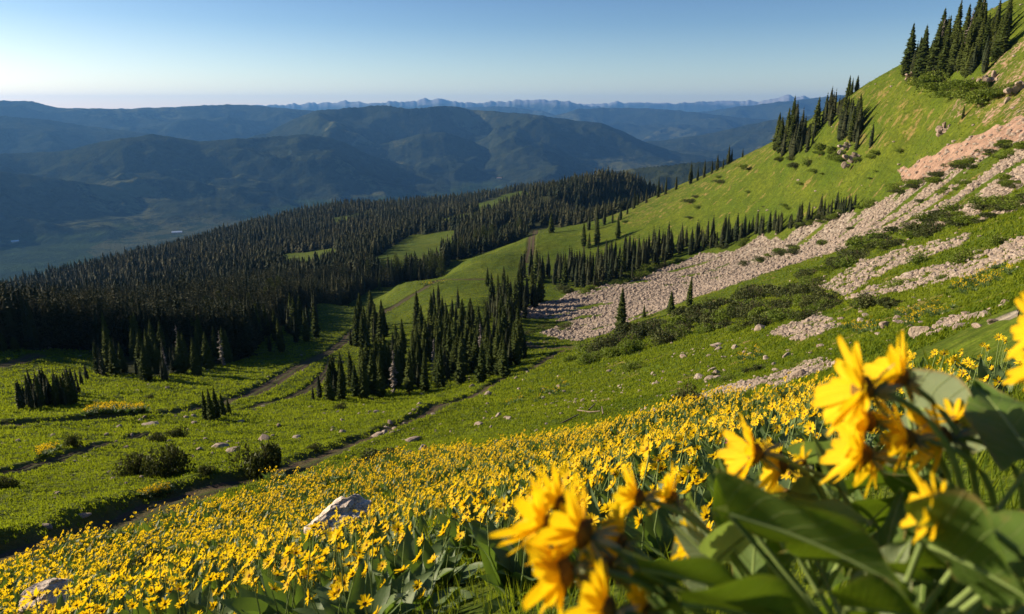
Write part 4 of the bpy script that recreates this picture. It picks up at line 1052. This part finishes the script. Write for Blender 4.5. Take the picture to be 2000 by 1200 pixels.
kp = (np.hypot(PX - cb_[0], PY - cb_[1]) > .7) & (np.hypot(PX - sb[0], PY - sb[1]) > .75) & (np.hypot(PX - bo[0], PY - bo[1]) > .72) & (gapn > -.01 - .14 * rng.random(len(gapn)))
PX, PY, PZ, PR, PA = PX[kp], PY[kp], PZ[kp], PL[kp, 1], PL[kp, 0]
pu, pv_ = proj(PX, PY, PZ + .3); o = np.argsort(PR)
infr = (pu > -60) & (pu < 2060) & (pv_ < 1290)
near_i = [i for i in o if infr[i]][:270]; ns_ = set(near_i)
def zone_lab(u, v):
    if u < 330: z = 'around the pale corner boulder', 'left corner'
    elif u < 620: z = 'left of the big boulder', 'left of boulder'
    elif u < 800: z = 'below the big boulder', 'below boulder'
    elif u < 1050: z = 'between boulder and foreground blossoms', 'between'
    elif u < 1500: z = 'behind the large foreground blossoms', 'behind blossoms'
    else: z = 'behind the broad right leaves', 'right'
    return z
for k_, i in enumerate(near_i):
    full = k_ < 95; z1, z2 = zone_lab(pu[i], pv_[i])
    root = bpy.data.objects.new('balsamroot_plant', None); C.objects.link(root); root.empty_display_size = .05
    root.location = (PX[i], PY[i], PZ[i]); s = rnd(.85, 1.25); root.scale = (s, s, s); root.rotation_euler = (0, 0, rnd(-.9, .9))
    tag(root, 'yellow daisy-like plant ' + z1, 'wildflower', 'yellow wildflowers ' + z2)
    if full:
        for nm, m1, m2_ in random.choice(proto_full):
            p = link(nm, m1, root)
            if m2_: link('flower_disc', m2_, p)
    else:
        for nm, m1 in random.choice(proto_part): link(nm, m1, root)
far_i = np.array([i for i in range(len(PX)) if i not in ns_])
pro = []; mi = []
for s_ in range(5):
    heads, leaves, stems = field_plant(700 + s_, 1, 6, 10)
    a = join([h[0] for h in heads]); b = join([h[1] for h in heads]); c = join(leaves); d = join(stems)
    v, t = join([a, b, c, d]); pro.append((v, t)); mi.append(np.repeat([0, 1, 2, 3], [len(a[1]), len(b[1]), len(c[1]), len(d[1])]))
pk = rng.integers(0, 5, len(far_i))
sc1 = (.7 + .7 * rng.random(len(far_i))) * (1 + .25 * sstep(10, 26, PR[far_i]))
Vm, Fm, Tm = merge(pro, pk, np.stack([PX, PY, PZ], 1)[far_i], (rng.random(len(far_i)) - .5) * 1.8, np.stack([sc1, sc1], 1), rng.random(len(far_i)))
MI = np.concatenate([np.tile(mi[i], (pk == i).sum()) for i in range(5)])
tag(link('wildflower_carpet', mesh_np('wildflower_carpet', Vm, Fm, [M_petal, M_disc, M_leaf, M_stem], {'tint': Tm}, False, MI)), 'carpet of small yellow wildflowers covering the upper part of the slope', 'wildflowers', kind='stuff')
print('plants', len(near_i), len(far_i), len(Fm))
# small yellow patches further off
# --- grass tufts
def tuft(seed, n, h=.4, w_=.035, spread=.3):
    r = random.Random(seed); V = []; T = []
    for i in range(n):
        a = r.uniform(0, 6.28); q = r.uniform(0, spread); x, y = math.cos(a) * q, math.sin(a) * q; b = r.uniform(0, 6.28); hh = h * r.uniform(.5, 1.1); lx, ly = math.cos(b) * hh * .5, math.sin(b) * hh * .5; k = len(V); c_ = r.uniform(0, 6.28)
        V += [(x + math.cos(c_) * w_, y + math.sin(c_) * w_, -.03), (x - math.cos(c_) * w_, y - math.sin(c_) * w_, -.03), (x + lx, y + ly, hh)]; T.append((k, k + 1, k + 2))
    return np.array(V), np.array(T)
G1 = [tuft(i, 9, .20, .06, .30) for i in range(5)]
A, B = scatter(-0.74, 0.78, math.log(19), math.log(480), .0042, .0085)
X = np.exp(B) * np.sin(A); Y = np.exp(B) * np.cos(A); Z = height(X, Y); rr = np.exp(B)
ai = np.clip(np.round(np.interp(A, TH, np.arange(nT))).astype(int), 0, nT - 1); bi_ = np.clip(np.interp(B, LR, np.arange(nR)).astype(int), 0, nR - 1)
vis = (Z + .8) / rr > MX[ai, bi_]
bare = np.maximum.reduce([sample(scree_c, X, Y), sample(red, X, Y), sample(dirt, X, Y) * 1.2, sample(dry, X, Y) * .8])
kp = vis & (sample(forest, X, Y) < .5) & (rng.random(len(X)) > bare * 1.1) & ~(flower_zone(A, rr)) & (rng.random(len(X)) < .85)
X, Y, Z, rr = X[kp], Y[kp], Z[kp], rr[kp]
ti = np.clip(.45 + fbm(X / 9, Y / 9, 3, 14) * .9 + (rng.random(len(X)) - .5) * .5, 0, 1)
s = np.clip(rr / 70, .45, 1.7) * (.6 + .7 * rng.random(len(X)))
Vm, Fm, Tm = merge(G1, rng.integers(0, 5, len(X)), np.stack([X, Y, Z], 1), rng.random(len(X)) * 6.28, np.stack([s, s * np.clip(1.15 - rr / 700, .5, 1)], 1), ti)
tag(link('meadow_grass', mesh_np('meadow_grass', Vm, Fm, M_grass, {'tint': Tm}, False)), 'short bright green meadow grass and herbs on the slopes', 'grass', kind='stuff')
print('tufts', len(X), len(Fm))
# grass and herb leaves between the flowers
G2 = [tuft(20 + i, 12, .17, .008, .16) for i in range(4)]
PLg = []; r_ = .9
while r_ < 30:
    sp_ = max(.12, .0105 * r_); n = int(1.75 / (sp_ / r_)); a = np.linspace(-.92, .84, n) + (rng.random(n) - .5) * sp_ / r_ * 1.5
    PLg.append(np.stack([a, r_ + (rng.random(n) - .5) * sp_ * 1.5], 1)); r_ += sp_
PLg = np.concatenate(PLg); PLg = PLg[flower_zone(PLg[:, 0], PLg[:, 1] * .96)]
X = PLg[:, 1] * np.sin(PLg[:, 0]); Y = PLg[:, 1] * np.cos(PLg[:, 0]); Z = height(X, Y)
s = .6 + .6 * rng.random(len(X)) + sstep(5, 25, PLg[:, 1]) * .7
Vm, Fm, Tm = merge(G2, rng.integers(0, 4, len(X)), np.stack([X, Y, Z], 1), rng.random(len(X)) * 6.28, np.stack([s * np.where(PLg[:, 1] < 4, .55, 1), s * np.where(PLg[:, 1] < 4, .8, 1)], 1), rng.random(len(X)) * .8)
tag(link('slope_grass', mesh_np('slope_grass', Vm, Fm, M_grass, {'tint': Tm}, False)), 'fine grass growing between the yellow wildflowers', 'grass', kind='stuff')
print('fine grass', len(X), len(Fm))
# yellow patches on the meadows beyond
YP = [([(150,815),(290,805),(280,797),(190,797)], 110), ([(270,970),(320,950),(340,960),(290,978)], 60), ([(70,886),(110,872),(114,880),(80,896)], 50), ([(1640,640),(1700,625),(1720,650),(1660,655)], 26),
      ([(1850,560),(1960,520),(1990,540),(1880,580)], 60), ([(1750,615),(1850,590),(1870,610),(1770,640)], 50), ([(1440,700),(1480,680),(1500,700),(1450,715)], 20), ([(980,790),(1100,740),(1120,760),(1000,810)], 24), ([(820,556),(880,548),(880,552),(830,560)], 30)]
pp = []
for poly, n in YP:
    for (u, v) in in_poly_px(poly, n, seed=n):
        x, y, r = hp(u, v, 12)
        if r == r: pp.append((x, y, float(height(x, y)), np.clip(r / 45, .6, 2.5)))
pp = np.array(pp); pk = rng.integers(0, 5, len(pp))
Vm, Fm, Tm = merge(pro, pk, pp[:, :3], rng.random(len(pp)) * 6.28, np.stack([pp[:, 3]] * 2, 1), rng.random(len(pp)))
MI = np.concatenate([np.tile(mi[i], (pk == i).sum()) for i in range(5)])
tag(link('wildflower_patches', mesh_np('wildflower_patches', Vm, Fm, [M_petal, M_disc, M_leaf, M_stem], {'tint': Tm}, False, MI)), 'small scattered yellow flower patches on the green meadows beyond', 'wildflowers', kind='stuff')

# ------------------------------------------------------------------ the big blossoms by the camera
def at(u, v, d):
    """point on the sight line, d metres in front of the camera"""
    x = (u - 1000) / F * d; up = (600 - v) / F * d
    return Vector((x, d * cp + up * sp, -d * sp + up * cp))
M_biggreen = leaf_mat('broad leaves', (.045, .090, .014), (.095, .150, .028), (.20, .32, .015), .65, .27, True)
M_pale = leaf_mat('pale downy leaves', (.16, .21, .11), (.24, .29, .16), (.26, .38, .06), .7, .38, True)
RX = Vector((1, 0, 0))
EXTRA = []
re_ = random.Random(12)
for i in range(26):
    u0 = re_.uniform(1380, 2060); v0 = re_.uniform(1060, 1230); a_ = re_.uniform(-2.6, -.4); L0 = re_.uniform(120, 260); d0 = re_.uniform(.78, 1.25)
    EXTRA.append((u0, v0 + 30, d0, u0 + math.cos(a_) * L0, max(v0 + math.sin(a_) * L0, 930), d0 + re_.uniform(-.08, .12), re_.uniform(.035, .055), (re_.uniform(-.5, .8), -.6, re_.uniform(.3, 1.0)), re_.uniform(.2, .6), re_.uniform(.1, .35), re_.choice((M_biggreen, M_biggreen, M_pale))))
def hero(label, root_uvd, heads, leaves):
    rp = at(*root_uvd); root = bpy.data.objects.new('balsamroot_plant', None); C.objects.link(root); root.empty_display_size = .05
    root.location = rp; tag(root, label, 'wildflower', None)
    r = random.Random(len(label) + int(root_uvd[0]))
    for (u, v, d, R_, ax) in heads:
        c = at(u, v, d); ax = Vector(ax).normalized()
        (PV, PT), (DV, DT) = head(c - rp, ax, R_ * .96, r, 19, 2, .58)
        PV = np.array(PV)
        h = link('flower_head', mesh_np('flower_head', PV, np.array(PT), M_petal, {'tint': np.repeat(rng.random(19), 18), 'across': np.tile([-1, 0, 1], len(PV) // 3)}), root)
        m = h.modifiers.new('s', 'SUBSURF'); m.levels = 1; m.render_levels = 1
        link('flower_disc', mesh_np('flower_disc', np.array(DV), np.array(DT), M_disc), h)
        # sepals behind the head
        sv = []; a_, u_, w_ = frame(ax)
        for i in range(11):
            a = i * .6 + r.random() * .3; dd = (u_ * math.cos(a) + w_ * math.sin(a) - a_ * r.uniform(.0, .7)).normalized()
            v_, t_, _ = leaf(c - rp - a_ * R_ * .10, dd, R_ * r.uniform(.4, .75), R_ * .06, r, 5, -.7, .2, False, .02, a_.cross(dd), 1, 0)
            sv.append((v_, t_))
        sv = join(sv); link('sepals', mesh_np('sepals', *sv, M_sepal, {'tint': tnt(sv[0])}), h)
        b = c - rp - a_ * R_ * .1; m1 = b - a_ * .05 + Vector((.0, 0, .004)); m2 = b - a_ * .12 + Vector((.02, 0, -.05)); end = Vector((r.uniform(-.03, .03), r.uniform(-.03, .03), 0))
        pts = []
        for t in np.linspace(0, 1, 12):
            t = float(t); pts.append(tuple(b * (1 - t) ** 3 + m1 * 3 * t * (1 - t) ** 2 + m2 * 3 * t * t * (1 - t) + end * t ** 3))
        link('stem', mesh_np('stem', *map(np.array, tube(pts, .0030, .0045, 8)), M_stem), root)
    for (u0, v0, d0, u1, v1, d1, W, side, bend, fold, M) in leaves:
        W *= .88
        b = at(u0, v0, d0) - rp; e = at(u1, v1, d1) - rp; dv = e - b
        v_, t_, ax_ = leaf(b, dv + Vector((0, 0, 1)) * dv.length * bend * .3, dv.length * 1.05, W, r, 8, bend, fold, True, .06, side, 4, .06)
        v_ = np.array(v_); nr_ = len(v_) // 9; o = link('leaf', mesh_np('leaf', v_, np.array(t_), M, {'tint': tnt(v_, .3, .6), 'across': np.tile(np.linspace(-1, 1, 9), nr_), 'along': np.repeat(np.linspace(0, 1, nr_), 9)}), root)
        m = o.modifiers.new('s', 'SUBSURF'); m.levels = 1; m.render_levels = 2
        # midrib and petiole
        rib = [tuple(v_[i * 9 + 4]) for i in range(len(v_) // 9)]
        link('midrib', mesh_np('midrib', *map(np.array, tube(rib, .0026, .0008, 6)), M_stem), o)
        pe = [tuple(np.array(rib[0]) * (1 - t)) for t in np.linspace(0, 1, 6)]
        link('petiole', mesh_np('petiole', *map(np.array, tube(pe, .0028, .004, 6)), M_stem), o)
    return root
L_ = (-1, .25, .25); LU = (-.8, .45, .55); LD = (-.85, .3, -.25); SD = (0, -.5, 1)
CAMS = (0, 0, 1)
hero('clump of five large blurred yellow blossoms nearest the camera at bottom centre', (1330, 1290, .80),
     [(1068,1028,.70,.048,(-1,.5,.35)),(1142,1044,.66,.056,(-1,.35,.25)),(1108,1118,.64,.052,(-1,.2,-.25)),(1192,1105,.70,.046,(-.8,.6,-.35)),(1190,1192,.60,.048,(-1,.35,.15)),(1262,1196,.66,.034,(-.7,.5,.1)),(1092,985,.76,.040,(-.9,.5,.5)),(1215,1060,.74,.038,(-.7,.6,.1))],
     [(1300,1260,.75,1265,1100,.85,.03,(1,.3,0),.2,.2,M_biggreen)])
hero('pair of yellow blossoms on thin stems right of the largest clump', (1480, 1230, .92),
     [(1250,974,.86,.044,(-1,.25,.10)),(1312,974,.90,.042,(-.8,.5,.45)),(1355,1068,.95,.036,(-.8,.5,-.1))],
     [(1390,1090,.88,1300,1020,.9,.02,(0,.2,1),.2,.3,M_pale)])
hero('drooping yellow blossom pair on pale arching stems in the lower right', (1600, 1160, .98),
     [(1478,885,.90,.056,(-1,.1,.1)),(1530,912,.93,.044,(-.9,.3,-.1)),(1570,905,1.05,.026,(-.6,.5,.5)),(1540,965,1.0,.03,(-.6,.4,-.6))],
     [(1640,960,.95,1585,848,.95,.012,(1,0,0),.1,.3,M_pale),(1540,960,.9,1600,1010,1.0,.04,(.2,-.6,1),.3,.3,M_pale)])
hero('tallest cluster of big yellow blossoms in the right foreground', (1860, 1190, .90),
     [(1690,762,.72,.060,(-1,.25,.12)),(1762,742,.78,.048,(-.8,.45,.45)),(1700,825,.80,.046,(-.9,.2,.0)),(1690,888,.78,.048,(-1,.25,.15)),(1712,900,.84,.042,(-.8,.4,-.4)),(1776,858,.76,.046,(-1,.3,-.05)),(1845,855,.78,.050,(-.9,.2,-.1)),(1862,822,.86,.028,(-.4,.2,.8)),(1836,1000,.60,.036,(-1,.3,.15)),(1738,718,.95,.030,(-.5,.4,.7))],
     [(1770,790,.95,1990,875,.80,.065,(.1,-.7,1),.25,.15,M_pale),(1830,790,1.05,1905,860,1.0,.06,(.2,-.6,1),.3,.25,M_biggreen),(1560,900,1.2,1680,860,1.2,.05,(0,-.6,1),.3,.2,M_pale),
      (1650,960,1.0,1790,930,1.0,.055,(.2,-.7,1),.3,.2,M_biggreen),(1900,1000,.95,1720,960,.95,.06,(0,-.5,1),.35,.3,M_biggreen),(1650,1080,.95,1740,960,1.0,.05,(-.8,-.5,.3),.3,.2,M_biggreen)])
hero('broad leafy plant with huge dark heart-shaped leaves filling the bottom right corner', (1700, 1330, .72),
     [(2046,640,.74,.044,(-1,.25,.1)),(2050,712,.78,.044,(-.9,.3,.2))],
     [(1425,1005,.66,1770,1125,.62,.062,(-.15,-.75,1),.35,.30,M_biggreen),(1250,1112,.62,1510,1165,.60,.050,(-.1,-.8,1),.3,.12,M_biggreen),(1800,1060,.62,2050,1180,.56,.085,(-.2,-.7,1),.3,.15,M_biggreen),
      (1430,985,.78,1640,1080,.74,.035,(-.1,-.6,1),.2,.2,M_pale),(1560,1090,.74,1800,1110,.72,.055,(0,-.8,.8),.4,.2,M_biggreen),(1330,1180,.6,1660,1230,.60,.07,(0,-.8,.9),.3,.2,M_biggreen),(1650,1190,.64,1850,1200,.60,.06,(0,-.7,1),.5,.2,M_biggreen),
      (1960,1130,.6,1900,960,.75,.05,(1,-.4,.2),.3,.3,M_biggreen),(2020,900,.7,1900,740,.9,.05,(.8,-.7,.2),.2,.3,M_biggreen),(1700,1150,.85,1850,1060,.85,.06,(0,-.6,1),.3,.2,M_biggreen),(1560,1020,.9,1700,1010,.85,.05,(0,-.6,1),.3,.3,M_pale)] + EXTRA)

x, y, r0_ = hp(1415, 950, 2); zt = float(height(x, y)); rt = bpy.data.objects.new('magenta_flower', None); C.objects.link(rt); rt.location = (x, y, zt); tag(rt, 'tiny single magenta flower among the green leaves behind the drooping blossoms', 'wildflower')
M_mag = mat_plain('magenta petals', (.5, .02, .30), (.62, .05, .42), 30)
(PV, PT), (DV, DT) = head((0, 0, .36), (-.2, -.7, .6), .035, random.Random(3), 6, 2, .2)
link('flower_head', mesh_np('flower_head', np.array(PV), np.array(PT), M_mag), rt); link('stem', mesh_np('stem', *map(np.array, tube([(0, 0, 0), (.01, 0, .2), (0, 0, .36)], .003, .002, 5)), M_stem), rt)

M_wallf = mat_plain('farm walls', (.30, .27, .24), (.45, .42, .38), 1); M_rooff = mat_plain('metal roof', (.62, .64, .66), (.75, .77, .80), 1); M_roofb = mat_plain('brown roof', (.20, .15, .12), (.30, .23, .18), 1)
for u, v, L0, W0, H_, rf, yaw, lb in ((346, 456, 55, 20, 7, M_rooff, .3, 'pale roofed farm shed on the dark valley floor beyond the left forest'), (975, 349, 48, 18, 7, M_roofb, -.2, 'low tan farm building on the valley floor in front of the central hills'), (30, 474, 34, 16, 6, M_rooff, .6, 'small pale roofed building near the left edge of the valley')):
    th, e = ray(u, v); i_ = int(np.interp(th, TF, np.arange(len(TF)))); q_ = Z2[i_] / R2[i_]; j_ = int(np.argmax(q_ >= e)); r = float(R2[i_, j_]); z = float(Z2[i_, j_])
    root = bpy.data.objects.new('farm_building', None); C.objects.link(root); root.location = (r * math.sin(th), r * math.cos(th), z - 1); root.rotation_euler = (0, 0, yaw); tag(root, lb, 'building')
    a, b = L0 / 2, W0 / 2
    V = [(x, y, zz) for zz in (-4, H_) for x, y in ((-a, -b), (a, -b), (a, b), (-a, b))] + [(-a, 0, H_ * 1.7), (a, 0, H_ * 1.7)]
    T = [(0, 1, 5), (0, 5, 4), (2, 3, 7), (2, 7, 6), (1, 2, 6), (1, 6, 5), (3, 0, 4), (3, 4, 7), (4, 8, 7), (5, 6, 9)]
    link('wall', mesh_np('wall', np.array(V, float), np.array(T), M_wallf, smooth=False), root)
    c_, d_ = a + 1.2, b + 1.5; z0 = H_ - .5; z1 = H_ * 1.7 + .5; V = []
    for o_ in (0, .5): V += [(-c_, -d_, z0 + o_), (c_, -d_, z0 + o_), (-c_, 0, z1 + o_), (c_, 0, z1 + o_), (-c_, d_, z0 + o_), (c_, d_, z0 + o_)]
    T = [(6, 7, 9), (6, 9, 8), (8, 9, 11), (8, 11, 10), (0, 3, 1), (0, 2, 3), (2, 5, 3), (2, 4, 5), (0, 1, 7), (0, 7, 6), (4, 11, 5), (4, 10, 11), (0, 6, 8), (0, 8, 2), (2, 8, 10), (2, 10, 4), (1, 3, 9), (1, 9, 7), (3, 5, 11), (3, 11, 9)]
    link('roof', mesh_np('roof', np.array(V, float), np.array(T), rf, smooth=False), root)

# ------------------------------------------------------------------ labels that say which one
def say_which():
    gr = {}
    for o in C.objects:
        if o.parent is None and 'group' in o and 'category' in o and not str(o['group']).startswith(('lone', 'single', 'large', 'tight', 'dead')): gr.setdefault(o['group'], []).append(o)
    for g, L in gr.items():
        n = len(L)
        if n < 2: continue
        inf = []
        for o in L:
            x, y, z = o.location; u, v = proj(x, y, z); inf.append((float(u), float(v), o))
        us = sorted(i[0] for i in inf); ncol = min(7, max(1, round(n / 5)))
        names = {1: [''], 2: ['left half', 'right half'], 3: ['left', 'middle', 'right'], 4: ['far left', 'left', 'right', 'far right'], 5: ['far left', 'left', 'middle', 'right', 'far right'],
                 6: ['leftmost', 'far left', 'left', 'right', 'far right', 'rightmost'], 7: ['leftmost', 'far left', 'left', 'middle', 'right', 'far right', 'rightmost']}[ncol]
        bins = {}
        inf.sort(key=lambda t: t[0])
        for k_, (u, v, o) in enumerate(inf): bins.setdefault(min(ncol - 1, k_ * ncol // n), []).append((u, v, o))
        rows_n = ['front', 'second', 'centre', 'fourth', 'back'] 
        for c_, B_ in bins.items():
            B_.sort(key=lambda t: -t[1]); m = len(B_); nrow = 1 if m < 3 else min(5, m // 2 + 1)
            sub_ = {}
            for k_, it in enumerate(B_): sub_.setdefault(min(nrow - 1, k_ * nrow // m), []).append(it)
            for r_, S in sub_.items():
                S.sort(key=lambda t: -t[2].scale[2]); q = len(S)
                for k_, (u, v, o) in enumerate(S):
                    sz = ''
                    if q == 2: sz = ('larger ', 'smaller ')[k_]
                    elif q > 2: sz = 'largest ' if k_ == 0 else ('smallest ' if k_ == q - 1 else ('second largest ' if k_ == 1 else ('second smallest ' if k_ == q - 2 else 'middling ')))
                    where = ''
                    rn = '' if nrow == 1 else {2: ('front', 'back'), 3: ('front', 'centre', 'back'), 4: ('front', 'second', 'third', 'back'), 5: rows_n}[nrow][r_] + ' row'
                    if names[c_] or rn: where = ', ' + ' '.join(t for t in (names[c_] + ' part' if names[c_] and 'half' not in names[c_] else names[c_], rn) if t)
                    o['label'] = sz + o['label'] + where
say_which()
